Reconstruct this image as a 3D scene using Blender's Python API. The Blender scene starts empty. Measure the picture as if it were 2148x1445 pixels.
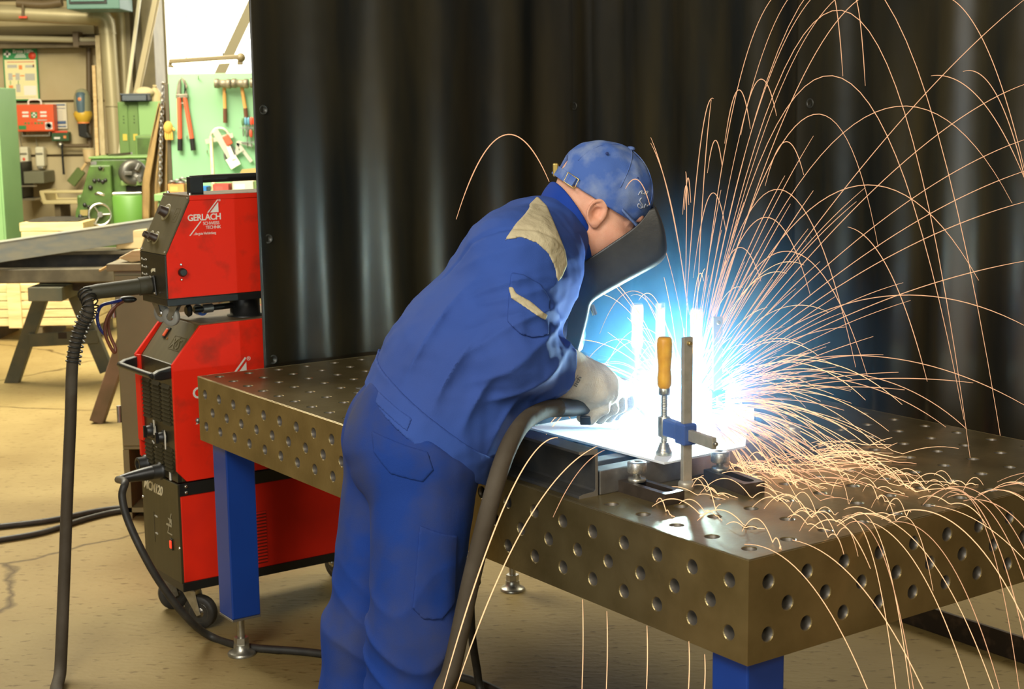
import bpy, math, random
import numpy as np
from mathutils import Vector, Matrix
random.seed(7)
PI = math.pi
sc = bpy.context.scene
COL = sc.collection
# ---------------------------------------------------------------- camera
W_, H_, F_ = 2148.0, 1445.0, 3156.2          # frame in pixels, focal length in pixels
PIT, ROL, CZ = -0.1566, -0.0120, 1.6968
_fw = Vector((0, math.cos(PIT), math.sin(PIT)))
_r = Vector((1, 0, 0)); _u = _r.cross(_fw)
CR = _r * math.cos(ROL) + _u * math.sin(ROL)
CU = -_r * math.sin(ROL) + _u * math.cos(ROL)
cam_d = bpy.data.cameras.new('camera'); cam = bpy.data.objects.new('camera', cam_d); COL.objects.link(cam)
m = Matrix.Identity(4)
for i in range(3):
    m[i][0] = CR[i]; m[i][1] = CU[i]; m[i][2] = -_fw[i]
m[2][3] = CZ
cam.matrix_world = m
cam_d.sensor_width = 36.0; cam_d.lens = 36.0 * F_ / W_
cam_d.clip_start = 0.05; cam_d.clip_end = 100
cam_d.dof.use_dof = True; cam_d.dof.focus_distance = 3.5; cam_d.dof.aperture_fstop = 9.0
sc.camera = cam
# ---------------------------------------------------------------- world, hall lamps, added fills, exposure
sc.view_settings.view_transform = 'Standard'
try: sc.view_settings.look = 'None'
except Exception: pass
sc.view_settings.gamma = 1.0; sc.view_settings.use_curve_mapping = False
sc.view_settings.exposure = 0.0
wd = bpy.data.worlds.new('World'); sc.world = wd; wd.use_nodes = True
wd.node_tree.nodes['Background'].inputs[0].default_value = (1.0, 0.80, 0.42, 1)
wd.node_tree.nodes['Background'].inputs[1].default_value = 0.14
def area(name, loc, target, sx, sy, power, col):
    d = bpy.data.lights.new(name, 'AREA'); d.shape = 'RECTANGLE'; d.size = sx; d.size_y = sy
    d.energy = power; d.color = col
    o = bpy.data.objects.new(name, d); COL.objects.link(o)
    o.location = loc
    o.rotation_euler = (Vector(target) - Vector(loc)).to_track_quat('-Z', 'Y').to_euler()
    return o
area('hall_lamp_key', (-1.5, 0.4, 3.5), (0.1, 4.2, 0.8), 1.6, 1.2, 118, (1.0, 0.95, 0.86))
area('camera_fill', (0.9, -0.6, 3.2), (0.2, 4.2, 0.9), 1.2, 1.0, 40, (1.0, 0.90, 0.70))  # added fill, set near the camera so its shadows stay out of sight
area('curtain_sheen_fill', (-2.3, -2.4, 1.75), (0.0, 4.5, 1.2), 1.5, 2.3, 95, (0.93, 1.0, 0.98))  # unseen upright light, added to lay sheen on the curtain folds
area('hall_lamp_rear', (-3.6, 10.0, 4.4), (-3.4, 11.2, 0.6), 4.0, 3.0, 600, (1.0, 0.90, 0.62))
area('hall_lamp_mid', (-3.4, 7.6, 4.3), (-2.8, 8.4, 0.0), 2.0, 2.0, 330, (1.0, 0.95, 0.80))
area('hall_lamp_right', (3.2, 7.4, 4.3), (2.0, 5.4, 0.0), 2.0, 2.0, 150, (1.0, 0.93, 0.72))
sc.cycles.max_bounces = 6; sc.cycles.diffuse_bounces = 3; sc.cycles.glossy_bounces = 3
sc.cycles.transmission_bounces = 4; sc.cycles.volume_bounces = 0; sc.cycles.transparent_max_bounces = 8
sc.cycles.use_denoising = True
sc.cycles.volume_step_rate = 2.0; sc.cycles.volume_max_steps = 64
sc.cycles.sample_clamp_indirect = 4.0
# ---------------------------------------------------------------- frames of reference
TH = 0.9537                                   # the bench stands turned by this angle
TU = Vector((math.cos(TH), -math.sin(TH), 0)); TV = Vector((math.sin(TH), math.cos(TH), 0))
TL = Vector((-0.96899, 4.55897, 0))           # floor point under the bench's far left corner
TZ = 0.89                                     # bench height
def tw(s, t, z=0): return TL + TU * s + TV * t + Vector((0, 0, z))
def ray(px, py): return _fw + CR * ((px - W_/2) / F_) - CU * ((py - H_/2) / F_)
def at(px, py, Y):
    d = ray(px, py); return Vector((0, 0, CZ)) + d * (Y / d.y)
def onz(px, py, z=0.0):
    d = ray(px, py); return Vector((0, 0, CZ)) + d * ((z - CZ) / d.z)
# ---------------------------------------------------------------- materials
MATS = {}
def mat(name, col, rough=0.5, metal=0.0, col2=None, scale=20.0, bump=0.0, bscale=60.0, emit=0.0, spec=0.5, stretch=(1,1,1), detail=4.0, lo=0.35, hi=0.65, ecol=None):
    if name in MATS: return MATS[name]
    M = bpy.data.materials.new(name); M.use_nodes = True
    nt = M.node_tree; b = nt.nodes['Principled BSDF']
    b.inputs['Base Color'].default_value = (*col, 1); b.inputs['Roughness'].default_value = rough
    b.inputs['Metallic'].default_value = metal; b.inputs['Specular IOR Level'].default_value = spec
    tc = None
    if col2 is not None or bump:
        tc = nt.nodes.new('ShaderNodeTexCoord'); mp = nt.nodes.new('ShaderNodeMapping')
        mp.inputs['Scale'].default_value = stretch
        nt.links.new(tc.outputs['Object'], mp.inputs[0])
    if col2 is not None:
        n = nt.nodes.new('ShaderNodeTexNoise'); n.inputs['Scale'].default_value = scale; n.inputs['Detail'].default_value = detail
        nt.links.new(mp.outputs[0], n.inputs['Vector'])
        r = nt.nodes.new('ShaderNodeValToRGB')
        r.color_ramp.elements[0].position = lo; r.color_ramp.elements[0].color = (*col, 1)
        r.color_ramp.elements[1].position = hi; r.color_ramp.elements[1].color = (*col2, 1)
        nt.links.new(n.outputs['Fac'], r.inputs[0]); nt.links.new(r.outputs[0], b.inputs['Base Color'])
    if bump:
        n = nt.nodes.new('ShaderNodeTexNoise'); n.inputs['Scale'].default_value = bscale; n.inputs['Detail'].default_value = 3
        nt.links.new(mp.outputs[0], n.inputs['Vector'])
        bp = nt.nodes.new('ShaderNodeBump'); bp.inputs['Strength'].default_value = bump; bp.inputs['Distance'].default_value = 0.01
        nt.links.new(n.outputs['Fac'], bp.inputs['Height']); nt.links.new(bp.outputs[0], b.inputs['Normal'])
    if emit:
        b.inputs['Emission Color'].default_value = (*(ecol or col), 1); b.inputs['Emission Strength'].default_value = emit
    MATS[name] = M; return M
# ---------------------------------------------------------------- mesh helpers
class MB:
    """collects shapes; build() links them as one mesh object"""
    def __init__(s): s.v = []; s.f = []; s.smooth = []; s.mi = []; s.cm = 0
    def add(s, vs, fs, smooth=False):
        o = len(s.v); s.v += [tuple(p) for p in vs]
        for f in fs: s.f.append([i + o for i in f]); s.smooth.append(smooth); s.mi.append(s.cm)
        return s
    def box(s, x0, x1, y0, y1, z0, z1, M=None):
        vs = [Vector(p) for p in ((x0,y0,z0),(x1,y0,z0),(x1,y1,z0),(x0,y1,z0),(x0,y0,z1),(x1,y0,z1),(x1,y1,z1),(x0,y1,z1))]
        if M: vs = [M @ p for p in vs]
        return s.add(vs, [(0,3,2,1),(4,5,6,7),(0,1,5,4),(1,2,6,5),(2,3,7,6),(3,0,4,7)])
    def bar(s, a, b, w, h, up=(0,0,1)):
        a = Vector(a); b = Vector(b); d = (b - a); L = d.length; d.normalize()
        x = d.cross(Vector(up))
        if x.length < 1e-5: x = d.cross(Vector((1, 0, 0)))
        x.normalize(); y = x.cross(d)
        M = Matrix((( x.x, d.x, y.x, a.x), (x.y, d.y, y.y, a.y), (x.z, d.z, y.z, a.z), (0, 0, 0, 1)))
        return s.box(-w/2, w/2, 0, L, -h/2, h/2, M)
    def prism(s, poly, d0, d1, M):
        """poly in the xy plane of M, pushed along its z from d0 to d1"""
        n = len(poly); M = M or Matrix.Identity(4)
        vs = [M @ Vector((p[0], p[1], d0)) for p in poly] + [M @ Vector((p[0], p[1], d1)) for p in poly]
        fs = [tuple(reversed(range(n))), tuple(range(n, 2*n))] + [(i, (i+1) % n, n + (i+1) % n, n + i) for i in range(n)]
        return s.add(vs, fs)
    def lathe(s, prof, M=None, n=20, smooth=True):
        M = M or Matrix.Identity(4); vs = []; fs = []
        for (r, z) in prof:
            for k in range(n):
                a = 2*PI*k/n; vs.append(M @ Vector((r*math.cos(a), r*math.sin(a), z)))
        for i in range(len(prof)-1):
            for k in range(n):
                k2 = (k+1) % n; fs.append((i*n+k, i*n+k2, (i+1)*n+k2, (i+1)*n+k))
        s.add(vs, fs, smooth)
        for i, rev in ((0, True), (len(prof)-1, False)):
            if prof[i][0] > 1e-5:
                o = [M @ Vector((prof[i][0]*math.cos(2*PI*k/n), prof[i][0]*math.sin(2*PI*k/n), prof[i][1])) for k in range(n)]
                s.add(o, [tuple(reversed(range(n))) if rev else tuple(range(n))])
        return s
    def cyl(s, a, b, r, r2=None, n=16, smooth=True):
        a = Vector(a); b = Vector(b); d = b - a
        M = Matrix.Translation(a) @ d.to_track_quat('Z', 'Y').to_matrix().to_4x4()
        return s.lathe([(r, 0), (r if r2 is None else r2, d.length)], M, n, smooth)
    def tube(s, pts, r, n=10, sub=8, caps=True, rs=None):
        """round tube through the points (Catmull-Rom)"""
        P = [Vector(p) for p in pts]; Q = []; R = []
        rs = rs or [r]*len(P)
        if sub <= 1 or len(P) < 3: Q = P; R = rs
        else:
            for i in range(len(P)-1):
                p0 = P[max(i-1, 0)]; p1 = P[i]; p2 = P[i+1]; p3 = P[min(i+2, len(P)-1)]
                for k in range(sub):
                    t = k/sub
                    Q.append(0.5*((2*p1) + (p2-p0)*t + (2*p0-5*p1+4*p2-p3)*t*t + (3*p1-p0-3*p2+p3)*t**3)); R.append(rs[i]+(rs[i+1]-rs[i])*t)
            Q.append(P[-1]); R.append(rs[-1])
        vs = []; fs = []; prev = None
        for i, q in enumerate(Q):
            d = (Q[min(i+1, len(Q)-1)] - Q[max(i-1, 0)]).normalized()
            if prev is None:
                x = d.cross(Vector((0, 0, 1)))
                if x.length < 0.05: x = d.cross(Vector((1, 0, 0)))
            else: x = prev - d * prev.dot(d)
            x.normalize(); prev = x; y = d.cross(x)
            for k in range(n):
                a = 2*PI*k/n; vs.append(q + (x*math.cos(a) + y*math.sin(a)) * R[i])
        L = len(Q)
        for i in range(L-1):
            for k in range(n):
                k2 = (k+1) % n; fs.append((i*n+k, i*n+k2, (i+1)*n+k2, (i+1)*n+k))
        s.add(vs, fs, True)
        if caps and n > 3: s.add([vs[k] for k in range(n)], [tuple(reversed(range(n)))]); s.add([vs[(L-1)*n+k] for k in range(n)], [tuple(range(n))])
        return s
    def sphere(s, c, r, M=None, n=14, mrings=8):
        rr = r if hasattr(r, '__len__') else (r, r, r)
        prof = [(max(math.sin(PI*i/mrings), 1e-4), -math.cos(PI*i/mrings)) for i in range(mrings+1)]
        B = (M or Matrix.Identity(4)) @ Matrix.Translation(Vector(c)) @ Matrix.Diagonal((rr[0], rr[1], rr[2], 1))
        return s.lathe(prof, B, n)
    def mesh(s, name):
        me = bpy.data.meshes.new(name); me.from_pydata(s.v, [], s.f)
        me.polygons.foreach_set('use_smooth', s.smooth)
        if any(s.mi): me.polygons.foreach_set('material_index', s.mi)
        me.update(); return me
    def build(s, name, mats, parent=None, bevel=0.0, **kw):
        return link(name, s.mesh(name), mats, parent, bevel, **kw)
def link(name, me, mats, parent=None, bevel=0.0, label=None, cat=None, group=None, kind=None, loc=None, rot=None, seg=2):
    o = bpy.data.objects.new(name, me); COL.objects.link(o)
    if mats is not None and not me.materials:
        for mm in (mats if isinstance(mats, (list, tuple)) else [mats]): me.materials.append(mm)
    if parent is not None: o.parent = parent
    if bevel:
        b = o.modifiers.new('bevel', 'BEVEL'); b.width = bevel; b.segments = seg; b.limit_method = 'ANGLE'; b.angle_limit = math.radians(40)
    if loc is not None: o.location = loc
    if rot is not None: o.rotation_euler = rot
    return tag(o, label, cat, group, kind)
def tag(o, label=None, cat=None, group=None, kind=None):
    if label: o['label'] = label
    if cat: o['category'] = cat
    if group: o['group'] = group
    if kind: o['kind'] = kind
    return o
def thing(name, label, cat, loc=(0,0,0), rotz=0.0, group=None):
    o = bpy.data.objects.new(name, None); COL.objects.link(o)
    o.location = loc; o.rotation_euler = (0, 0, rotz); o.empty_display_size = 0.1
    return tag(o, label, cat, group)
def text(name, body, size, loc, rot, mt, parent, ext=0.0004, align='LEFT', shear=0.0, space=1.0, bold=0.0, sx=1.0):
    c = bpy.data.curves.new(name, 'FONT'); c.body = body; c.size = size; c.extrude = ext; c.align_x = align; c.shear = shear
    c.space_character = space; c.offset = bold; c.materials.append(mt); c.resolution_u = 3
    t_ = bpy.data.objects.new(name, c); COL.objects.link(t_)
    dg = bpy.context.evaluated_depsgraph_get(); me = bpy.data.meshes.new_from_object(t_.evaluated_get(dg)); bpy.data.objects.remove(t_); me.name = name
    if not me.materials: me.materials.append(mt)
    o = bpy.data.objects.new(name, me); COL.objects.link(o); o.parent = parent; o.location = loc; o.rotation_euler = rot; o.scale = (sx, 1, 1)
    return o
def dup(o, parent, loc=None, rot=None):
    c = o.copy(); COL.objects.link(c); c.parent = parent
    if loc is not None: c.location = loc
    if rot is not None: c.rotation_euler = rot
    return c
RX = Matrix.Rotation(PI/2, 4, 'X')       # xy plane -> xz plane (normal -y)
def T(*p): return Matrix.Translation(Vector(p))
def AX(axis):                            # matrix whose z runs along the axis
    return Vector(axis).to_track_quat('Z', 'Y').to_matrix().to_4x4()
# common materials
STEEL = mat('bench_steel', (0.205, 0.155, 0.066), 0.36, 0.75, (0.29, 0.225, 0.105), 9, 0.05, 90, detail=8)
CHROME = mat('chrome', (0.62, 0.60, 0.55), 0.25, 1.0)
ZINC = mat('zinc_steel', (0.50, 0.48, 0.42), 0.35, 0.9, (0.38, 0.36, 0.30), 60)
GREYSTEEL = mat('grey_steel', (0.26, 0.25, 0.24), 0.42, 0.85, (0.36, 0.35, 0.34), 25)
DARKSTEEL = mat('mill_scale_steel', (0.045, 0.047, 0.05), 0.48, 0.35, (0.085, 0.08, 0.07), 14, 0.06, 80)
RUBBER = mat('black_rubber', (0.020, 0.018, 0.015), 0.55, 0, (0.035, 0.031, 0.024), 30)
BLACKP = mat('black_plastic', (0.012, 0.012, 0.011), 0.4)
BLUEP = mat('blue_leg_paint', (0.006, 0.048, 0.29), 0.34, 0, (0.005, 0.040, 0.25), 5)
RED = mat('red_paint', (0.84, 0.024, 0.007), 0.55, 0, (0.74, 0.022, 0.008), 7, 0.02, 200, spec=.22)
PANEL = mat('dark_front_panel', (0.040, 0.033, 0.012), 0.42, 0.0, (0.055, 0.045, 0.018), 40, stretch=(1,1,.1))
WHITEP = mat('white_print', (0.75, 0.72, 0.64), 0.5)
GREYWHEEL = mat('grey_wheel', (0.24, 0.235, 0.21), 0.5)
DARKEYE = mat('dark_eyelet', (0.07,0.068,0.06), .4, .6)
WOODL = mat('pale_wood', (0.70, 0.50, 0.24), 0.6, 0, (0.55, 0.37, 0.16), 6, stretch=(1, 8, 8))
REDLAMP = mat('red_lamp', (0.8, 0.03, 0.01), 0.3, emit=1.2, ecol=(1.0, 0.05, 0.02))
# ================================================================ SETTING
# floor: poured concrete with stains and a few cracks
M = bpy.data.materials.new('concrete_floor'); M.use_nodes = True; nt = M.node_tree; B = nt.nodes['Principled BSDF']
B.inputs['Roughness'].default_value = 0.62; B.inputs['Specular IOR Level'].default_value = 0.25
def nn(t, **kw):
    n = nt.nodes.new(t)
    for k, v in kw.items():
        if k in n.inputs: n.inputs[k].default_value = v
        else: setattr(n, k, v)
    return n
tc = nn('ShaderNodeTexCoord')
n1 = nn('ShaderNodeTexNoise', Scale=1.3, Detail=6.0); nt.links.new(tc.outputs['Object'], n1.inputs['Vector'])
r1 = nn('ShaderNodeValToRGB'); r1.color_ramp.elements[0].position = .35; r1.color_ramp.elements[0].color = (.205,.140,.048,1)
r1.color_ramp.elements[1].position = .68; r1.color_ramp.elements[1].color = (.300,.222,.088,1)
nt.links.new(n1.outputs['Fac'], r1.inputs[0])
n2 = nn('ShaderNodeTexNoise', Scale=38.0, Detail=5.0); mp = nn('ShaderNodeMapping'); mp.inputs['Scale'].default_value = (.55, 1.3, 1)
nt.links.new(tc.outputs['Object'], mp.inputs[0]); nt.links.new(mp.outputs[0], n2.inputs['Vector'])
r2 = nn('ShaderNodeValToRGB'); r2.color_ramp.elements[0].position = .60; r2.color_ramp.elements[0].color = (1,1,1,1)
r2.color_ramp.elements[1].position = .70; r2.color_ramp.elements[1].color = (.50,.42,.27,1)
nt.links.new(n2.outputs['Fac'], r2.inputs[0])
mx = nn('ShaderNodeMix', data_type='RGBA', blend_type='MULTIPLY'); mx.inputs[0].default_value = 1
nt.links.new(r1.outputs[0], mx.inputs[6]); nt.links.new(r2.outputs[0], mx.inputs[7])
nd = nn('ShaderNodeTexNoise', Scale=2.5, Detail=5.0); nt.links.new(tc.outputs['Object'], nd.inputs['Vector'])
ms = nn('ShaderNodeMix', data_type='VECTOR'); ms.inputs[0].default_value = .22
nt.links.new(tc.outputs['Object'], ms.inputs[4]); nt.links.new(nd.outputs['Color'], ms.inputs[5])
vo = nn('ShaderNodeTexVoronoi', feature='DISTANCE_TO_EDGE', Scale=.55); nt.links.new(ms.outputs[1], vo.inputs['Vector'])
r3 = nn('ShaderNodeValToRGB'); r3.color_ramp.elements[0].position = .002; r3.color_ramp.elements[0].color = (.30,.25,.16,1)
r3.color_ramp.elements[1].position = .0065; r3.color_ramp.elements[1].color = (1,1,1,1)
nt.links.new(vo.outputs['Distance'], r3.inputs[0])
mx2 = nn('ShaderNodeMix', data_type='RGBA', blend_type='MULTIPLY'); mx2.inputs[0].default_value = 1
nt.links.new(mx.outputs[2], mx2.inputs[6]); nt.links.new(r3.outputs[0], mx2.inputs[7]); nt.links.new(mx2.outputs[2], B.inputs['Base Color'])
bp = nn('ShaderNodeBump'); bp.inputs['Strength'].default_value = .25; bp.inputs['Distance'].default_value = .01
nt.links.new(n2.outputs['Fac'], bp.inputs['Height']); nt.links.new(bp.outputs[0], B.inputs['Normal'])
FLOOR = M
fl = MB().box(-14, 14, -3, 17, -.15, 0).build('floor', FLOOR, kind='structure')
tag(fl, 'worn yellowish concrete workshop floor with fine cracks', 'floor')
# raised floor slab with a rusty steel edge behind the bench
RUST = mat('rusty_edge', (0.035, 0.022, 0.012), 0.7, 0.2, (0.10, 0.06, 0.035), 22, lo=.5, hi=.75)
rot = -TH
slab = thing('floor_step', 'raised concrete floor slab with rusty steel edge angle behind the bench', 'floor', tw(-0.6, 1.95), rot); tag(slab, kind='structure')
MB().box(0, 6, .012, 3.2, 0, .078).build('slab', FLOOR, slab)
MB().box(0, 6, 0, .012, 0, .080).box(0, 6, 0, .012, .078, .081).build('edge_angle', RUST, slab, .002)
# far wall of concrete panels
YW = 16.0
WALL = mat('concrete_wall', (0.54, 0.45, 0.28), 0.85, 0, (0.44, 0.36, 0.20), 1.6, 0.1, 30, detail=6)
WALLD = mat('wall_joint', (0.16, 0.12, 0.06), 0.9)
wall = MB().box(-13, 9, YW+.04, YW+.3, 0, 4.6).build('wall_back', WALLD, kind='structure')
tag(wall, 'bare concrete far wall of wide horizontal panels', 'wall')
xl = at(337, 100, YW).x
rows = [0, .55, 1.245, 1.81, 2.40, 2.85, 3.55, 4.6]
for i in range(len(rows)-1):
    xs = [-13, -9.4, -6.35, xl - .02] + ([-1.0, 2.5, 9] if rows[i+1] <= 1.82 else [])
    for j in range(len(xs)-1):
        MB().box(xs[j]+.012, xs[j+1]-.012, YW, YW+.05, rows[i]+.012, rows[i+1]-.012).build('concrete_panel', WALL, wall, .006)
# window: one long band of white lit panes in a steel frame
WIN = mat('lit_window_pane', (1, 1, 1), 0.5, emit=2.6, ecol=(1.0, 1.0, 0.93))
STEELF = mat('window_frame_paint', (0.42, 0.36, 0.20), 0.5)
win = thing('window_1', 'long overexposed white window band above the tool board', 'window', (0, YW, 0)); tag(win, kind='structure')
zb = 1.83; zt = 4.4
xs = [xl+.03, xl+2.4, xl+4.8, xl+7.2]
for j in range(3): MB().box(xs[j]+.03, xs[j+1]-.03, .03, .036, zb+.03, zt).build('pane', WIN, win)
for x in xs: MB().box(x-.03, x+.03, 0, .05, zb, zt).build('mullion', STEELF, win)
MB().box(xs[0], xs[3], -.02, .06, zb-.03, zb+.03).build('window_sill', STEELF, win)
# wall trims: steel column, cornice beams under the pipes
BEAMD = mat('dark_brown_beam', (0.12, 0.09, 0.045), 0.6, 0, (0.17, 0.13, 0.07), 8)
tag(MB().box(-13, at(205,100,15.85).x, 15.78, 15.98, at(100,101,15.9).z, at(100,90,15.9).z).build('trim_1', BEAMD), 'dark horizontal steel ledge under the wall pipes', 'beam', kind='structure')
tag(MB().box(-13, at(200,60,15.85).x, 15.80, 15.98, at(100,74,15.9).z, at(100,55,15.9).z).build('trim_2', mat('grey_beam', (0.30,0.25,0.14), .6), bevel=.005), 'broad grey horizontal beam on the upper wall', 'beam', kind='structure')
cx0 = at(272,100,15.7).x; cx1 = at(333,100,15.7).x
c = MB(); c.box(cx0, cx0+.05, 15.55, 15.95, 0, 4.6); c.box(cx0+.05, cx1-.05, 15.70, 15.76, 0, 4.6); c.box(cx1-.12, cx1, 15.5, 15.95, 0, 4.6)
tag(c.build('trim_3', mat('column_paint', (0.26,0.215,0.115), .5, 0, (0.20,0.165,0.09), 5), bevel=.004), 'tall brown steel wall column beside the window', 'column', kind='structure')
# ================================================================ WELDING BENCH
def perf(mb, nx, ny, cell, has, r, thick, M, ch=.0016, n=20):
    """perforated plate: nx x ny square cells in the xy plane of M (z = outside), a round chamfered hole where has(i, j)"""
    V = []; Fc = []; sm = []
    for i in range(nx):
        for j in range(ny):
            x0, y0 = i*cell, j*cell
            o = len(V)
            if not has(i, j):
                V += [(x0,y0,0),(x0+cell,y0,0),(x0+cell,y0+cell,0),(x0,y0+cell,0)]; Fc.append((o,o+1,o+2,o+3)); sm.append(False); continue
            cx, cy = x0+cell/2, y0+cell/2; h = cell/2
            sq = []; ci = []; c2 = []; c3 = []
            for k in range(n):
                a = 2*PI*k/n + PI/4; ca, sa = math.cos(a), math.sin(a); q = h/max(abs(ca), abs(sa))
                sq.append((cx+ca*q, cy+sa*q, 0)); ci.append((cx+ca*(r+ch), cy+sa*(r+ch), 0)); c2.append((cx+ca*r, cy+sa*r, -ch)); c3.append((cx+ca*r, cy+sa*r, -thick))
            V += sq + ci + c2 + c3
            for k in range(n):
                k2 = (k+1) % n
                Fc.append((o+k, o+k2, o+n+k2, o+n+k)); sm.append(False)
                Fc.append((o+n+k, o+n+k2, o+2*n+k2, o+2*n+k)); sm.append(False)
                Fc.append((o+2*n+k, o+2*n+k2, o+3*n+k2, o+3*n+k)); sm.append(True)
    o = len(mb.v); mb.v += [tuple(M @ Vector(p)) for p in V]
    for f, q in zip(Fc, sm): mb.f.append([i+o for i in f]); mb.smooth.append(q); mb.mi.append(1 if q else 0)
bench = thing('welding_bench', 'large perforated steel welding bench on blue legs', 'workbench', tw(0, 0), rot)
LX, LY, HT = 2.4, 1.2, .2
e = .002
top = MB(); perf(top, 24, 12, .1, lambda i, j: True, .014, .025, T(0, 0, TZ))
# trim the rim: chamfered edge strips and inner underside
def quad(mb, a, b, c, d): mb.add([a, b, c, d], [(0,1,2,3)])
HW = mat('hole_wall', (0.17,0.15,0.125), .45, .6)
top.build('tabletop', [STEEL, HW], bench)
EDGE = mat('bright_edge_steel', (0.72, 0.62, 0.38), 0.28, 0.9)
for (a, b, nrm) in (((0,0),(LX,0),(0,-1)), ((LX,0),(LX,LY),(1,0)), ((LX,LY),(0,LY),(0,1)), ((0,LY),(0,0),(-1,0))):
    m_ = MB(); g = .0022; a3 = Vector((a[0], a[1], TZ)); b3 = Vector((b[0], b[1], TZ)); nv = Vector((nrm[0], nrm[1], 0))
    m_.add([a3 - nv*g + Vector((0,0,.0004)), b3 - nv*g + Vector((0,0,.0004)), b3 + nv*.0005 - Vector((0,0,g)), a3 + nv*.0005 - Vector((0,0,g)), a3 - nv*g - Vector((0,0,g)), b3 - nv*g - Vector((0,0,g))], [(0,3,2,1),(4,5,2,3),(0,1,5,4)])
    m_.build('edge_bevel', EDGE, bench)
HB = mat('hole_backing', (0.075,0.062,0.048), .7)
for name, L, M0 in (('front', LX, Matrix(((1,0,0,0),(0,0,-1,0),(0,1,0,TZ-HT),(0,0,0,1)))),
                    ('right', LY, Matrix(((0,0,1,LX),(1,0,0,0),(0,1,0,TZ-HT),(0,0,0,1)))),
                    ('back', LX, Matrix(((-1,0,0,LX),(0,0,1,LY),(0,1,0,TZ-HT),(0,0,0,1)))),
                    ('left', LY, Matrix(((0,0,-1,0),(-1,0,0,LY),(0,1,0,TZ-HT),(0,0,0,1))))):
    p = MB(); nx = int(round(L/.05)) - 1
    def has(i, j): return (i + j) % 2 == 0
    perf(p, nx, 3, .05, has, .014, .025, M0 @ T(.025, .025, 0))
    for (x0, x1, y0, y1) in ((0, L, 0, .025), (0, L, HT-.025, HT-.001), (0, .025, .025, HT-.025), (L-.025, L, .025, HT-.025)):
        p.add([M0 @ Vector(q) for q in ((x0,y0,0),(x1,y0,0),(x1,y1,0),(x0,y1,0))], [(0,1,2,3)])
    p.add([M0 @ Vector(q) for q in ((0,0,0),(L,0,0),(L,0,-.025),(0,0,-.025))], [(3,2,1,0)])
    p.build('side_plate', [STEEL, HW], bench)
    MB().add([M0 @ Vector(q) for q in ((.0,0,-.0255),(L,0,-.0255),(L,HT-.026,-.0255),(.0,HT-.026,-.0255),(.0,0,-.028),(L,0,-.028),(L,HT-.026,-.028),(.0,HT-.026,-.028))], [(0,1,2,3),(7,6,5,4),(0,4,5,1),(3,2,6,7)]).build('inner_lining', HB, bench)
MB().box(.001, LX-.001, .001, LY-.001, TZ-.0300, TZ-.0255).build('inner_plate', HB, bench)
lf = None
for (x, y) in ((.075,.075), (LX-.075,.075), (LX-.075,LY-.075), (.075,LY-.075)):
    lg = MB().box(-.048, .048, -.048, .048, .135, TZ-HT-.006).build('leg', BLUEP, bench, .004, loc=(x, y, 0))
    MB().box(-.056, .056, -.056, .056, TZ-HT-.006, TZ-HT+.02).build('mount_plate', BLACKP, lg)
    MB().box(-.0485, .0485, -.0485, .0485, .128, .135).build('base_cap', GREYSTEEL, lg, .001)
    MB().cyl((0,0,.03), (0,0,.13), .012, n=12).build('stud', ZINC, lg)
    MB().lathe([(.023,.034),(.023,.058)], n=6, smooth=False).build('nut', ZINC, lg)
    MB().lathe([(.044,0),(.045,.006),(.040,.011),(.026,.018),(.024,.036)], n=24).build('foot_plate', ZINC, lg)
    MB().cyl((-.049,-.02,.61), (-.053,-.02,.61), .008, n=10).build('screw', GREYSTEEL, lg)
# ---- curtains: an L of three hanging panels behind the bench
CURT = bpy.data.materials.new('dark_welding_curtain'); CURT.use_nodes = True; nt = CURT.node_tree; B = nt.nodes['Principled BSDF']
tc = nn('ShaderNodeTexCoord'); mp = nn('ShaderNodeMapping'); mp.inputs['Scale'].default_value = (6, 6, .9)
nt.links.new(tc.outputs['Object'], mp.inputs[0])
n1 = nn('ShaderNodeTexNoise', Scale=1.2, Detail=5.0); nt.links.new(mp.outputs[0], n1.inputs['Vector'])
r1 = nn('ShaderNodeValToRGB'); el = r1.color_ramp.elements
el[0].position = .36; el[0].color = (.009,.0095,.0085,1); el[1].position = .68; el[1].color = (.034,.025,.010,1)
nt.links.new(n1.outputs['Fac'], r1.inputs[0]); nt.links.new(r1.outputs[0], B.inputs['Base Color'])
n2 = nn('ShaderNodeTexNoise', Scale=14.0, Detail=6.0); nt.links.new(tc.outputs['Object'], n2.inputs['Vector'])
r2 = nn('ShaderNodeMapRange'); r2.inputs[3].default_value = .27; r2.inputs[4].default_value = .40
nt.links.new(n2.outputs['Fac'], r2.inputs[0]); nt.links.new(r2.outputs[0], B.inputs['Roughness'])
B.inputs['Specular IOR Level'].default_value = .55
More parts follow.
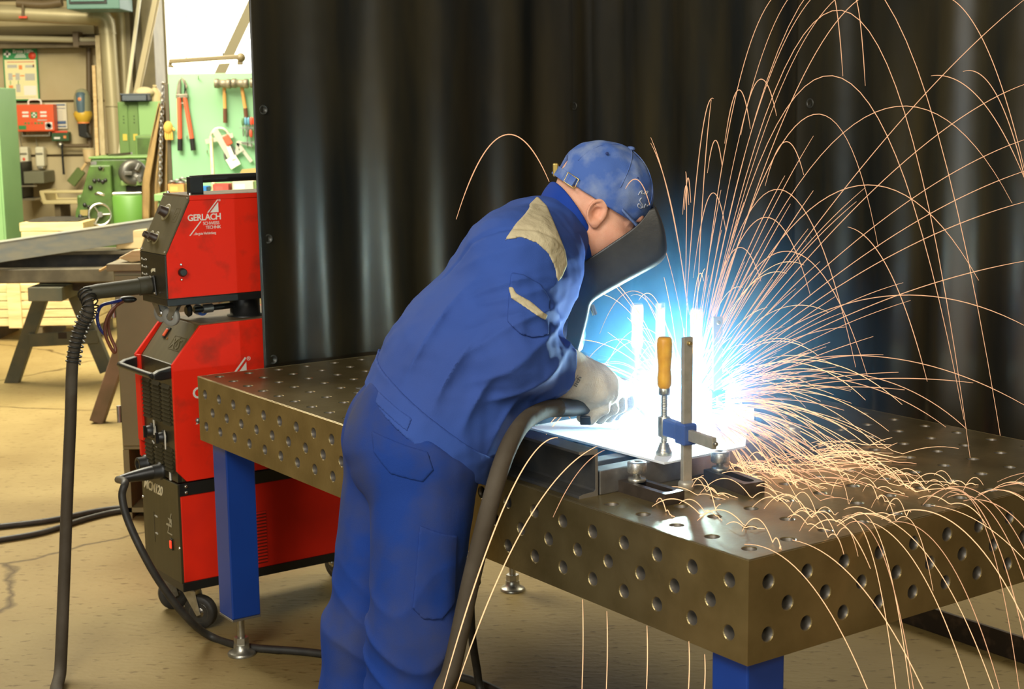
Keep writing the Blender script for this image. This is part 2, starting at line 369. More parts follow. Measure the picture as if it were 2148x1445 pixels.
def curtain(p0, p1, zb, zt, seed, label, inward, edges):
    """hanging sheet from p0 to p1 (floor points) with soft vertical folds"""
    rnd = random.Random(seed); p0 = Vector(p0); p1 = Vector(p1); d = p1 - p0; L = d.length; d.normalize(); nrm = Vector((d.y, -d.x, 0))
    if nrm.dot(Vector(inward)) < 0: nrm = -nrm
    ks = [(rnd.uniform(.008, .014), rnd.uniform(.50, .66), rnd.uniform(0, 6.3)), (rnd.uniform(.019, .025), rnd.uniform(.21, .27), rnd.uniform(0, 6.3)), (rnd.uniform(.003, .005), rnd.uniform(.12, .15), rnd.uniform(0, 6.3))]
    root = thing('welding_curtain', label, 'curtain', (p0.x, p0.y, 0), math.atan2(d.y, d.x), 'dark strip curtains around the bench')
    nx = int(L/.009); nz = 44; sgn = 1 if nrm.dot(Vector((-d.y, d.x, 0))) > 0 else -1
    vs = []; fs = []
    def off(x, z):
        q = 0
        for i, (a, w_, ph) in enumerate(ks):
            ww = 1.0 if i != 2 else (.25 + .75*(.5+.5*math.sin(1.1*z + ph*2)))
            q += a * ww * math.sin(2*PI*(x + .035*math.sin(.9*z+ph))/w_ + ph)
        return q * (.75 + .25*math.cos(1.3*z))
    for k in range(nz+1):
        z = zb + (zt-zb)*k/nz
        for i in range(nx+1):
            x = L*i/nx; vs.append((x, sgn*off(x, z), z))
    for k in range(nz):
        for i in range(nx): fs.append((k*(nx+1)+i, k*(nx+1)+i+1, (k+1)*(nx+1)+i+1, (k+1)*(nx+1)+i))
    me = bpy.data.meshes.new('sheet'); me.from_pydata(vs, [], fs); me.polygons.foreach_set('use_smooth', [True]*len(fs)); me.update()
    so = link('sheet', me, CURT, root)
    md = so.modifiers.new('solid', 'SOLIDIFY'); md.thickness = .002; md.offset = -1 if sgn > 0 else 1
    for (x, zs) in edges:
        for z in zs:
            MM = T(x, sgn*(off(x, z)+.0015), z) @ AX((0, sgn, 0))
            MB().lathe([(.0105,0),(.0150,0),(.0160,.0022),(.0135,.0034),(.0095,.0022),(.0092,.0006),(.0002,.0006)], MM, 18).build('eyelet', DARKEYE, root)
    return root
ez = [2.10, 1.697, 1.29, .90]
s_c, t_c, hz = -.10, 1.53, .56
curtain(tw(s_c, .262), tw(s_c, t_c+.06), hz, 2.75, 3, 'dark glossy welding curtain beside the red machines', TU, [(.035, ez)])
curtain(tw(s_c-.03, t_c-.005), tw(1.13, t_c+.03), hz, 2.75, 11, 'middle dark welding curtain directly behind the welder', -TV, [(.05, ez)])
curtain(tw(1.05, t_c-.035), tw(3.3, t_c-.035), hz, 2.75, 6, 'right dark welding curtain behind the flying sparks', -TV, [(.05, ez)])
rail = thing('curtain_rail', 'steel tube rail from which the welding curtains hang', 'rail', (0, 0, 0))
MB().tube([tw(s_c, -.2, 2.78), tw(s_c, t_c-.12, 2.78), tw(s_c+.12, t_c, 2.78), tw(3.4, t_c, 2.78)], .022, 10, 6).build('tube', GREYSTEEL, rail)
for (s, t) in ((s_c, .3), (s_c, 1.2), (.6, t_c), (1.8, t_c), (3.0, t_c)):
    MB().cyl(tw(s, t, 2.78), tw(s, t, 4.6), .008, n=8).build('hanger_rod', GREYSTEEL, rail)
# ================================================================ RED WELDING MACHINES
SIDE = (PI/2, 0, PI/2); FRONT = (PI/2, 0, 0)
YZ = Matrix(((0,0,1,0),(1,0,0,0),(0,1,0,0),(0,0,0,1)))        # poly (y, z) pushed along x
XZ = Matrix(((1,0,0,0),(0,0,-1,0),(0,1,0,0),(0,0,0,1)))       # poly (x, z) pushed along -y
TOPD = mat('dusty_top', (0.17, 0.115, 0.055), 0.7, 0, (0.10, 0.07, 0.035), 18)
OLIVE = mat('olive_panel', (0.105, 0.082, 0.030), 0.42, 0, (0.085, 0.066, 0.024), 40, stretch=(1,.1,.1))
BLKPANEL = mat('black_panel', (0.016, 0.014, 0.008), 0.4, 0, (0.026, 0.021, 0.010), 30)
REDW = mat('worn_red_paint', (0.84, 0.024, 0.007), 0.55, 0, (0.40, 0.030, 0.014), 11, 0.02, 200, lo=.52, hi=.80, detail=9, spec=.22)
def logo(parent, x, y, z, k, mt):
    """round-lettered maker's mark with a pennant, on a side facing +x; (y, z) is its lower left, k its width"""
    text('logo_lettering', 'GERLACH', .245*k, (x, y-.03*k, z+.40*k), SIDE, mt, parent, bold=.0005*k/.1, space=.92, sx=.98)
    text('logo_lettering', 'SCHWEISS', .125*k, (x, y+.42*k, z+.265*k), SIDE, mt, parent, space=.88, sx=.95)
    text('logo_lettering', 'TECHNIK', .125*k, (x, y+.50*k, z+.15*k), SIDE, mt, parent, space=.88, sx=.95)
    text('logo_lettering', '...die gute Verbindung', .105*k, (x, y+.12*k, z+.0*k), SIDE, mt, parent, space=.85, sx=.9)
    for q_ in ([(y+.0*k, z-.01*k), (y+.04*k, z-.01*k), (y+.38*k, z+.37*k), (y+.34*k, z+.37*k)],
               [(y+.56*k, z+.60*k), (y+.60*k, z+.60*k), (y+.90*k, z+.94*k), (y+.88*k, z+.96*k)]): MB().prism(q_, x, x+.0006, YZ).build('logo_stripe', mt, parent)
    a = MB(); a.prism([(y+.65*k, z+.60*k), (y+.90*k, z+.60*k), (y+.90*k, z+.88*k)], x, x+.0006, YZ)
    a.build('logo_pennant', mt, parent)
    text('logo_lettering', '\u00ae', .09*k, (x, y+.91*k, z+.90*k), SIDE, mt, parent)
# ---- trolley with cooling unit
tr = thing('cooling_unit_trolley', 'red cooling unit on castors under the welding power source', 'welding machine', tw(-.371, .012), rot)
w = .155; D = .74
MB().box(-w, w, .004, D, .170, .462).build('housing', RED, tr, .003)
MB().box(-w+.002, w-.002, -.004, .006, .168, .500).build('front_panel', PANEL, tr, .001)
MB().box(-w-.004, w+.002, -.002, D, .140, .170).build('base_frame', BLACKP, tr, .002)
for sx in (-1, 1):
    bd = MB().box(sx*w-.004, sx*w+.004, .0, D, .462, .503).build('side_rail', BLACKP, tr, .001)
    for zz in (.473, .493): MB().lathe([(.0055,0),(.005,.004),(.002,.005)], T(sx*(w+.004), .022, zz) @ AX((sx,0,0)), 10).build('screw', CHROME, bd)
gr = MB().box(w-.002, w+.001, .262, .305, .185, .365).build('vent_grille', mat('vent_back', (0.16,0.012,0.008), .5), tr)
for k in range(16):
    z = .190 + k*.0112
    MB().prism([(0,0),(.0035,0),(0,.006)], .263, .304, Matrix(((1,0,0,w+.0008),(0,0,1,0),(0,1,0,z),(0,0,0,1)))).build('vent_slat', RED, gr)
text('model_lettering', 'MCM120', .046, (-w+.018, -.0045, .437), FRONT, mat('cream_print', (0.78,0.70,0.48), .5), tr, shear=.35, bold=.0009, sx=.98, space=.9)
sl = MB().box(-.063, -.058, -.0046, -.002, .262, .366).build('level_slot', BLACKP, tr)
text('scale_lettering', '-max', .013, (-.055, -.0046, .352), FRONT, WHITEP, tr); text('scale_lettering', '-min', .013, (-.055, -.0046, .292), FRONT, WHITEP, tr)
a = MB(); a.prism([(.062,.372),(.092,.372),(.092,.352)], .0046, .0052, XZ); a.prism([(.045,.345),(.090,.345),(.090,.352),(.05,.352)], .0046, .0052, XZ)
a.prism([(.052,.318),(.056,.318),(.094,.392),(.090,.392)], .0046, .0052, XZ); a.prism([(.052,.318),(.092,.318),(.092,.322),(.052,.322)], .0046, .0052, XZ)
a.build('small_logo', mat('grey_print', (0.42,0.38,0.26), .5), tr)
sw = MB().box(.076, .094, -.008, -.003, .268, .306).build('switch_frame', BLACKP, tr, .001)
MB().box(.079, .091, -.0115, -.007, .274, .300).build('rocker', REDLAMP, sw, .002)
for (x, z) in ((w-.006, .288), (-w+.008, .40)): MB().lathe([(.005,0),(.004,.004),(.001,.005)], T(x, -.004, z) @ AX((0,-1,0)), 10).build('screw', CHROME, tr)
def caster(parent, x, y, zt, r, wid, yaw, tyre, name='caster', trail=.03, hub=CHROME):
    c = thing(name, None, None, (x, y, zt), yaw); c.parent = parent
    MB().lathe([(.028*r/.055,-.004),(.028*r/.055,0),(.020*r/.055,-.010)][::1], None, 16).build('swivel_plate', ZINC, c)
    f = MB(); zc = -(zt - r) if parent is tr else -(r + .018)
    for sg in (-1, 1):
        f.prism([(-.022*r/.055, -.008), (.022*r/.055, -.008), (trail+.010, zc-.004), (trail-.004, zc-.010)], sg*wid*.62-.0015, sg*wid*.62+.0015, Matrix(((1,0,0,0),(0,0,1,0),(0,1,0,0),(0,0,0,1))))
    f.box(-.022*r/.055, .022*r/.055, -wid*.62, wid*.62, -.012, -.006)
    f.build('fork', ZINC, c, .001)
    MY = T(trail, 0, zc) @ AX((0, 1, 0))
    wh = MB().lathe([(r*.55,-wid*.42),(r*.93,-wid*.5),(r,-wid*.32),(r,wid*.32),(r*.93,wid*.5),(r*.55,wid*.42)], MY, 28).build('tyre', tyre, c)
    MB().lathe([(.004,-wid*.66),(.010,-wid*.60),(.010,-wid*.5),(r*.30,-wid*.46),(r*.34,-wid*.30),(r*.56,-wid*.34),(r*.60,-wid*.44),(r*.60,wid*.44),(r*.56,wid*.34),(r*.3,wid*.46),(.010,wid*.5),(.004,wid*.66)], MY, 24).build('hub', hub, c)
    return c
caster(tr, .112, .045, .140, .056, .036, math.radians(40), RUBBER)
caster(tr, -.112, .045, .140, .056, .036, math.radians(75), RUBBER)
for sx in (-1, 1): caster(tr, sx*.112, D-.05, .140, .056, .036, 0, RUBBER)
# ---- power source
ps = thing('welding_power_source', 'red welding power source with dark louvred front', 'welding machine', tw(-.371, .012), rot)
W2 = .158
prof = [(.014,.505),(.014,.893),(.105,1.008),(.69,1.016),(.69,.505)]
MB().prism(prof, -W2+.012, W2-.012, YZ).build('housing', PANEL, ps, .003)
sp = [(-.004,.545),(-.004,.895),(.098,1.013),(.70,1.022),(.70,.508),(.028,.508)]
s1 = MB().prism(sp, W2-.012, W2, YZ).build('side_panel', REDW, ps, .0015)
s2 = MB().prism(sp, -W2-.002, -W2+.012, YZ).build('side_panel', REDW, ps, .0015)
MB().box(-W2-.002, -W2+.040, -.006, .004, .60, .893).build('front_flange', RED, s2, .001)
MB().box(-W2+.0, W2-.012, .104, .69, 1.008, 1.018).build('top_plate', TOPD, ps)
sl = MB().prism([(.010,.893),(.018,.886),(.108,1.002),(.102,1.012)], -W2+.030, W2-.012, YZ).build('slope_panel', OLIVE, ps, .001)
nrm = Vector((0, -.115, .091)).normalized()
MS = Matrix(((1,0,0,0),(0,.62,nrm.y,.020),(0,.785,nrm.z,.905),(0,0,0,1)))   # frame on the slope: x across, y up the slope
b_ = MB().box(-.055, -.037, .060, .100, .0, .006, MS).build('switch_frame', BLACKP, sl)
MB().box(-.053, -.039, .064, .092, .005, .011, MS).build('rocker', mat('orange_switch', (0.85,0.10,0.02), .4), sl, .002)
MB().lathe([(.005,0),(.004,.004)], MS @ T(-.02,.062,0), 10).build('signal_lamp', mat('amber_lamp', (0.25,0.10,0.02), .3), sl)
for (x, ch) in ((.030, 'X'), (.075, 'S')):
    o = text('embossed_mark', ch, .052, (0,0,0), (0,0,0), mat('embossed', (0.13,0.105,0.045), .45), sl, ext=.0006)
    o.matrix_local = MS @ T(x, .035, .003)
    MB().box(x-.004, x+.040, .030, .031, .002, .0032, MS).box(x-.004, x+.040, .079, .080, .002, .0032, MS).box(x-.004, x-.003, .03, .08, .002, .0032, MS).box(x+.039, x+.040, .03, .08, .002, .0032, MS).build('emboss_frame', MATS['embossed'], sl)
fp = MB().box(-W2+.038, W2-.012, .002, .016, .505, .893).build('front_panel', BLKPANEL, ps, .001)
LOUV = mat('louver_metal', (0.040,0.033,0.015), .42)
me = MB().prism([(0,0),(-.007,-.002),(-.0005,.0105)], 0, .062, YZ).mesh('louver_slat')
me.materials.append(LOUV)
for c_ in range(3):
    for k in range(10): link('louver_slat', me, None, fp, loc=(-.112+c_*.083, .002, .690+k*.0135))
    for k in range(6): link('louver_slat', me, None, fp, loc=(-.112+c_*.083, .002, .535+k*.0135))
hd = MB().tube([(-W2+.005,.0,.868), (-W2+.005,-.050,.862), (-W2+.018,-.058,.861), (W2-.045,-.058,.861), (W2-.030,-.050,.862), (W2-.020,.0,.868)], .0105, 10, 4).build('handle', BLACKP, ps)
for sx, x in ((-1, -W2+.010), (1, W2-.024)): MB().prism([(.01,.85),(.01,.888),(-.045,.878),(-.064,.868),(-.062,.852),(-.04,.847)], x-.014, x+.014, YZ).build('handle_bracket', BLACKP, hd, .004)
for (x, r, z) in ((-.055,.020,.645), (.045,.018,.640)):
    k_ = MB().lathe([(r+.006,0),(r+.006,.003),(r,.004),(r*.9,.020),(r*.8,.022)], T(x,.002,z) @ AX((0,-1,0)), 20).build('selector_knob', BLACKP, ps)
    MB().box(x-.003, x+.003, -.028, -.018, z-r, z+r).build('pointer', BLACKP, k_)
MB().prism([(-.030,.636),(-.008,.636),(-.010,.668),(-.028,.664),(-.03,.690),(-.018,.69)], -.0035, -.0028, Matrix(((1,0,0,0),(0,0,1,.0),(0,1,0,0),(0,0,0,1)))).build('dial_marking', WHITEP, fp)
MB().prism([(.062,.60),(.070,.60),(.075,.650),(.066,.668),(.060,.66)], -.0035, -.0028, Matrix(((1,0,0,0),(0,0,1,0),(0,1,0,0),(0,0,0,1)))).build('dial_marking', WHITEP, fp)
for k in range(7): MB().box(-.052+k*.006, -.049+k*.006, -.001, .0015, .608-k*.0025, .613-k*.0025).build('dial_tick', WHITEP, fp)
for (x, z) in ((-.115, .522), (.012, .520)):
    MB().lathe([(.030,0),(.030,.010),(.024,.012),(.024,.035),(.016,.036),(.016,.008),(.001,.008)], T(x,.004,z) @ AX((0,-1,0)), 20).build('socket', BLACKP, ps)
MB().box(.082, .090, -.0012, .003, .503, .540).build('plate_mark', WHITEP, fp)
logo(ps, W2+.0006, .066, .695, .208, WHITEP)
MB().lathe([(.009,0),(.008,.006),(.001,.008)], T(W2, .075, .705) @ AX((1,0,0)), 14).build('screw', GREYSTEEL, ps)
# swivel post on top and hose coupling
MB().lathe([(.060,1.016),(.060,1.022),(.050,1.024),(.050,1.085)], T(.055,.305,0), 24).build('swivel_post', BLACKP, ps)
q = MB().tube([(.06,.12,1.052), (.06,.26,1.056)], .010, 10, 1).build('locking_pin', BLACKP, ps)
MB().lathe([(.006,0),(.020,.004),(.022,.012),(.014,.020)], T(.06,.112,1.052) @ AX((0,-1,0)), 8, False).build('star_knob', BLACKP, q)
MB().cyl((.06,.15,1.053), (.06,.185,1.054), .015).build('sleeve', GREYSTEEL, q)
MB().cyl((.0,.16,1.045), (.04,.16,1.045), .018).build('hose_coupling', mat('blue_coupling', (0.01,0.06,0.3), .4), ps)
# ---- wire feeder
fd = thing('wire_feeder', 'red wire feeder unit with rotary knobs standing above the power source', 'welding machine', tw(-.318, .005), rot)
w = .102
body = [(0,1.086),(0,1.246),(.092,1.428),(.50,1.430),(.50,1.086)]
MB().prism(body, -w+.003, w-.003, YZ).build('housing', BLKPANEL, fd, .002)
MB().prism([(-.002,1.083),(-.002,1.106),(.502,1.106),(.502,1.083)], -w-.001, w+.001, YZ).build('base_frame', BLACKP, fd, .002)
for sx in (-1, 1):
    MB().prism([(.003,1.108),(.003,1.247),(.094,1.422),(.50,1.422),(.50,1.108)], sx*w-.004*(sx>0), sx*w+.004*(sx<0), YZ).build('side_panel', REDW if sx > 0 else RED, fd, .001)
MB().box(-w-.002, w+.003, .085, .505, 1.422, 1.432).build('top_plate', TOPD, fd, .001)
MB().box(w-.001, w+.004, .088, .505, 1.416, 1.431).build('top_lip', RED, fd, .001)
lowp = MB().box(-w, w, -.004, .002, 1.106, 1.246).build('lower_panel', BLKPANEL, fd, .001)
L2 = math.hypot(.092, .182); ny = Vector((0, -.182/L2, .092/L2)); uy = Vector((0, .092/L2, .182/L2))
MS = Matrix(((1,0,0,0),(0,uy.y,ny.y,0),(0,uy.z,ny.z,1.246),(0,0,0,1)))
slp = MB().box(-w, w, .0, L2-.001, -.001, .005, MS).build('slope_panel', OLIVE, fd, .001)
for (x, y, r) in ((-.022,.140,.017), (-.062,.052,.012), (-.018,.050,.013)):
    k_ = MB().lathe([(r+.004,.005),(r,.0065),(r*.86,.030),(r*.8,.031)], MS @ T(x,y,0), 18).build('control_knob', mat('brown_knob', (0.035,0.018,0.010), .45), slp)
    MB().lathe([(r*1.75,.0052),(r*1.75,.0056),(r*1.5,.0057)], MS @ T(x,y,0), 24).build('dial_scale', mat('dial_print', (0.22,0.18,0.08), .5), slp)
o = text('embossed_mark', 'F', .034, (0,0,0), (0,0,0), MATS['embossed'], slp); o.matrix_local = MS @ T(.054, .120, .0055)
MB().box(.048, .082, .112, .1135, .005, .0058, MS).box(.048, .082, .158, .1595, .005, .0058, MS).box(.048,.0495,.112,.159,.005,.0058,MS).box(.0805,.082,.112,.159,.005,.0058,MS).build('emboss_frame', MATS['embossed'], slp)
for (x, y) in ((-w+.008,.008),(w-.008,.008),(-w+.008,L2-.008),(w-.008,L2-.008)): MB().lathe([(.004,.005),(.003,.008)], MS @ T(x,y,0), 8).build('screw', CHROME, slp)
for r_ in range(4):
    for c_ in range(2):
        x = -.086 + c_*.034; z = 1.222 - r_*.024
        MB().lathe([(.0045,.004),(.0035,.007)], T(x, 0, z) @ AX((0,-1,0)), 10).build('fuse_button', ZINC, lowp)
        if c_ == 0: MB().box(x+.010, x+.022, -.0048, -.0038, z-.002, z+.001).build('panel_mark', WHITEP, lowp)
MB().prism([(-.014,1.190),(-.004,1.197),(.022,1.200),(.022,1.188),(.004,1.190),(-.010,1.182)], .0046, .0052, XZ).build('torch_symbol', mat('cream_print', (0.78,0.70,0.48), .5), lowp)
fl_ = MB().prism([(-.016,1.120),(.030,1.112),(.016,1.176),(-.006,1.172)], .0046, .010, XZ).build('socket_flange', BLACKP, fd, .003)
for (x, z) in ((-.006,1.170),(.022,1.120)): MB().lathe([(.005,0),(.004,.004)], T(x,-.010,z) @ AX((0,-1,0)), 8).build('screw', CHROME, fl_)
cd = Vector((-.03, -.21, -.012)); a0 = Vector((-.020,-.006,1.142))
cn = MB(); cn.cyl(a0, a0+cd*.18, .030); cn.cyl(a0+cd*.16, a0+cd*.80, .0265, .024); cn.cyl(a0+cd*.78, a0+cd*1.0, .0245, .020)
cn.build('torch_connector', mat('olive_rubber', (0.045,0.040,0.022), .55), fd, .002)
kn = MB().lathe([(.012,0),(.014,.002),(.0125,.014),(.010,.016)], T(w+.004,.050,1.190) @ AX((1,0,0)), 18).build('side_knob', BLACKP, fd)
for z in (1.215, 1.167): MB().lathe([(.0042,0),(.0032,.003)], T(w+.004,.047,z) @ AX((1,0,0)), 8).build('screw', CHROME, fd)
hnd = MB(); hnd.tube([(.06,.13,1.435), (.06,.13,1.472), (.06,.138,1.480), (.06,.47,1.480), (.06,.478,1.472), (.06,.478,1.435)], .013, 10, 4); hnd.box(.046, .074, .105, .150, 1.430, 1.488)
hnd.build('carrying_handle', BLACKP, fd, .003)
for x in (-.09, .085): MB().lathe([(.006,0),(.005,.006)], T(x,.098,1.432), 8).build('screw', CHROME, fd)
logo(fd, w+.0005, .082, 1.305, .115, WHITEP)
def caster2(x, y, yaw):
    c = thing('caster', None, None, (x, y, 1.083), yaw); c.parent = fd; r = .030; wd = .018
    MB().lathe([(.016,-.002),(.020,0)], None, 14).build('swivel_plate', CHROME, c)
    f = MB(); zc = -.040
    for sg in (-1, 1): f.prism([(-.014,-.004),(.014,-.004),(.026,zc-.004),(.012,zc-.008)], sg*wd*.66-.001, sg*wd*.66+.001, Matrix(((1,0,0,0),(0,0,1,0),(0,1,0,0),(0,0,0,1))))
    f.box(-.014, .014, -wd*.66, wd*.66, -.006, -.002); f.build('fork', ZINC, c)
    MY = T(.018, 0, zc) @ AX((0,1,0))
    t_ = MB().lathe([(.003,-wd*.4),(.014,-wd*.4),(r*.94,-wd*.5),(r,-wd*.3),(r,wd*.3),(r*.94,wd*.5),(.014,wd*.4),(.003,wd*.4)], MY, 24).build('tyre', GREYWHEEL, c)
    MB().lathe([(.003,-wd*.72),(.006,-wd*.66),(.013,-wd*.44),(.013,wd*.44),(.003,wd*.7)], MY, 14).build('hub', CHROME, c)
caster2(-.07, .035, math.radians(20)); caster2(.066, .040, math.radians(215)); caster2(-.07, .44, 0); caster2(.066, .44, 0)
# ---- cables
def fwp(px, py, Y): return at(px, py, Y)
cw = bpy.data.objects['wire_feeder']
def loc2w(s0, t0, p): return tw(s0 + p[0], t0 + p[1], p[2])
hb = loc2w(-.318, .005, a0 + cd*.98)
hose_pts = [hb, at(185,655,4.70), at(164,700,4.70), at(152,762,4.69), at(148,880,4.66), at(141,1040,4.58), at(134,1230,4.46), at(127,1400,4.34), onz(122,1462,.03), Vector((-1.16,3.92,.02)), Vector((-.80,3.40,.02)), Vector((-.42,2.85,.03)), Vector((-.22,2.72,.14)), at(915,1500,2.80), at(948,1400,2.84), at(985,1230,2.88), at(1022,1080,2.90), at(1052,975,2.92), at(1080,912,2.96), at(1108,878,3.02), at(1142,860,3.08), at(1172,855,3.12)]
TORCHC = mat('hose_rubber', (0.052, 0.038, 0.022), 0.8, 0, (0.090, 0.072, 0.050), 9, 0.15, 40, lo=.45, hi=.8)
th_ = thing('torch_hose', 'thick black torch hose hanging from the wire feeder to the welder', 'hose')
MB().tube(hose_pts, .0185, 12, 8).build('hose', TORCHC, th_)
# spring bend protector
sp_ = MB(); pts = []
C4 = [hb, at(190,645,4.70), at(172,680,4.70), at(160,722,4.695), at(153,762,4.69)]
def crv(t):
    t = t*(len(C4)-1); i = min(int(t), len(C4)-2); t -= i; p0 = C4[max(i-1,0)]; p1 = C4[i]; p2 = C4[i+1]; p3 = C4[min(i+2,len(C4)-1)]
    return 0.5*((2*p1)+(p2-p0)*t+(2*p0-5*p1+4*p2-p3)*t*t+(3*p1-p0-3*p2+p3)*t**3)
N = 17*12
for k in range(N+1):
    t = k/N; c = crv(t); d = (crv(min(t+.01,1)) - crv(max(t-.01,0))).normalized(); x = d.cross(Vector((0,1,0))).normalized(); y = d.cross(x); a = 2*PI*k/12; rr = .0255 - .003*t
    pts.append(c + (x*math.cos(a)+y*math.sin(a))*rr)
sp_.tube(pts, .0026, 6, 1).build('spring', BLACKP, th_)
fl2 = lambda px, py: onz(px, py, .013)
c1 = thing('power_cable', 'black cable plugged into the power source front and trailing under the bench', 'cable')
pl = loc2w(-.371, .012, Vector((.012,-.02,.520))); pe = loc2w(-.371, .012, Vector((-.022,-.135,.505)))
MB().tube([pl, pl.lerp(pe,.3), pl.lerp(pe,.7), pe], .02, 14, 3, rs=[.024,.022,.017,.011]).build('plug', BLACKP, c1)
MB().tube([pe, at(262,1012,4.63), at(256,1040,4.60), at(268,1090,4.58), at(300,1160,4.56), at(340,1228,4.57), at(395,1298,4.60), fl2(445,1336), fl2(520,1357), fl2(650,1368), fl2(800,1390), fl2(955,1417), fl2(1045,1450), fl2(1120,1500)], .0125, 10, 8).build('cable', RUBBER, c1)
c2 = MB().tube([tw(.62,.25,.70), at(984,1190,3.98), at(986,1240,4.02), at(990,1330,4.08), at(1000,1400,4.15), onz(1012,1455,.02), onz(1060,1500,.02)], .012, 10, 8).build('ground_cable', RUBBER)
tag(c2, 'thin black cable hanging down from under the bench to the floor', 'cable')
for i, pp in enumerate([[(-60,1112),(0,1104),(100,1092),(200,1072),(262,1064),(330,1060)], [(-60,1140),(0,1132),(90,1116),(180,1088),(250,1072),(330,1066)]]):
    o = MB().tube([fl2(*p) for p in pp], .012, 8, 6).build('floor_cable', RUBBER)
    tag(o, ['farther of two black cables lying on the floor by the olive cabinet', 'nearer of two black cables lying on the floor by the olive cabinet'][i], 'cable', 'cables on the floor')
lp = thing('coolant_hoses', 'looped blue and brown coolant hoses under the torch connector', 'hose')
MB().tube([at(262,628,4.86), at(236,634,4.83), at(212,642,4.82), at(204,665,4.82), at(210,690,4.82), at(224,705,4.83)], .0055, 8, 6).build('blue_hose', mat('blue_hose', (0.015,0.03,0.25), .35), lp)
MB().tube([at(266,628,4.86), at(238,646,4.83), at(222,675,4.82), at(222,705,4.82), at(238,738,4.83), at(242,730,4.84), at(230,700,4.84), at(228,670,4.84), at(244,640,4.85)], .0055, 8, 6).build('brown_hose', mat('brown_hose', (0.16,0.045,0.02), .4), lp)
MB().sphere(at(268,628,4.86), (.03,.015,.012)).build('hose_clip', BLACKP, lp)
# ================================================================ HALL BEHIND (left of the curtain)
GREENP = mat('light_green_paint', (0.26, 0.47, 0.20), 0.5, 0, (0.23, 0.43, 0.18), 3)
GREEND = mat('machine_green', (0.075, 0.150, 0.030), 0.45, 0, (0.045, 0.080, 0.018), 7)
GREENL = mat('locker_green', (0.135, 0.24, 0.065), 0.5, 0, (0.115, 0.205, 0.055), 4)
def rect(px0, py0, px1, py1, Y):
    a = at((px0+px1)/2, py0, Y); b = at((px0+px1)/2, py1, Y); l = at(px0, (py0+py1)/2, Y); r = at(px1, (py0+py1)/2, Y)
    return l.x, r.x, b.z, a.z
def pbox(mb, px0, py0, px1, py1, Y, d):
    x0, x1, z0, z1 = rect(px0, py0, px1, py1, Y); return mb.box(x0, x1, Y, Y+d, z0, z1)
IMG = Matrix(((1,0,0,0),(0,0,-1,0),(0,1,0,0),(0,0,0,1)))
# -- green locker at the far left, in front
x0, x1, z0, z1 = rect(-120, 184, 40, 480, 13.0)
x1 = at(40, 300, 13.5).x
lk = thing('steel_locker', 'pale green steel locker cut off by the left picture edge', 'locker', (x1-.55, 13.0, 0))
MB().box(0, .55, 0, .5, .06, z1).build('body', GREENP, lk, .008)
MB().box(.02, .53, .02, .48, 0, .06).build('plinth', BEAMD, lk)
for k in range(2): 
    d_ = MB().box(.015+k*.265, .27+k*.265, -.012, 0, .09, z1-.03).build('door', GREENP, lk, .004)
    MB().box(.23-k*.0+k*.075, .245+k*.075, -.03, -.012, 1.0, 1.12).build('handle', ZINC, d_)
# -- first aid poster
CREAM = mat('poster_paper', (0.86, 0.80, 0.45), 0.5); PGREEN = mat('poster_green', (0.03, 0.27, 0.085), 0.5); PRED = mat('poster_red', (0.72, 0.07, 0.03), 0.5); PWHITE = mat('poster_white', (0.85,0.84,0.78), .5); PGREY = mat('poster_grey', (0.50,0.50,0.45), .5); PORANGE = mat('poster_orange', (0.85,0.28,0.08), .5)
Y = 15.95
x0, x1, z0, z1 = rect(8, 100, 80, 211, Y)
po = thing('first_aid_poster', 'green framed first aid instruction poster on the concrete wall', 'poster', ((x0+x1)/2, Y, z0))
pw = x1-x0; ph = z1-z0
MB().box(-pw/2, pw/2, 0, .012, 0, ph).build('board', PGREEN, po, .002)
MB().box(-pw/2+.014, pw/2-.014, -.002, 0, .014, ph*.775).build('paper', CREAM, po)
def flat(parent, name, mt, fx, fz, fw, fh, d=.0035, w=None, h=None, y=0):
    w = w or pw; h = h or ph
    return MB().box((fx-.5)*w, (fx+fw-.5)*w, y-d, y-.0005, fz*h, (fz+fh)*h).build(name, mt, parent)
c = MB(); c.box(-.46*pw, -.27*pw, -.002, 0, .86*ph, .905*ph); c.box(-.395*pw, -.335*pw, -.002, 0, .82*ph, .945*ph); c.build('white_cross', PWHITE, po)
text('heading', 'Erste Hilfe', .056*pw/.40, (-.20*pw, -.001, .90*ph), FRONT, PWHITE, po, bold=.002)
for k in range(3): flat(po, 'heading_line', PWHITE, .40-.03*k, .865-.026*k, .24+.05*k, .012, .002)
MB().lathe([(.001,0),(.040,0),(.040,.003),(.001,.003)], T(.36*pw, -.0005, .845*ph) @ AX((0,-1,0)), 18).build('red_badge', PRED, po)
for (nm, mt, a, b, c_, d_) in (('rule', PRED, .12,.725,.78,.012), ('text_block', PGREY, .12,.62,.28,.06), ('picture', PORANGE, .45,.59,.10,.08), ('text_block', PGREY, .64,.62,.26,.05), ('red_tick', PRED, .86,.63,.04,.05), ('picture', PGREY, .13,.39,.12,.13), ('picture', PGREY, .34,.39,.12,.13), ('arrow', PORANGE, .25,.46,.09,.02), ('arrow', PORANGE, .47,.46,.13,.02), ('picture', PGREY, .62,.38,.28,.13), ('arrow', PGREEN, .17,.30,.02,.08), ('arrow', PGREEN, .40,.30,.02,.08), ('picture', PORANGE, .13,.22,.12,.07), ('picture', PGREY, .34,.16,.12,.15), ('text_block', PWHITE, .56,.10,.36,.18), ('rule', PGREY, .12,.06,.78,.01)):
    flat(po, nm, mt, a, b, c_, d_)
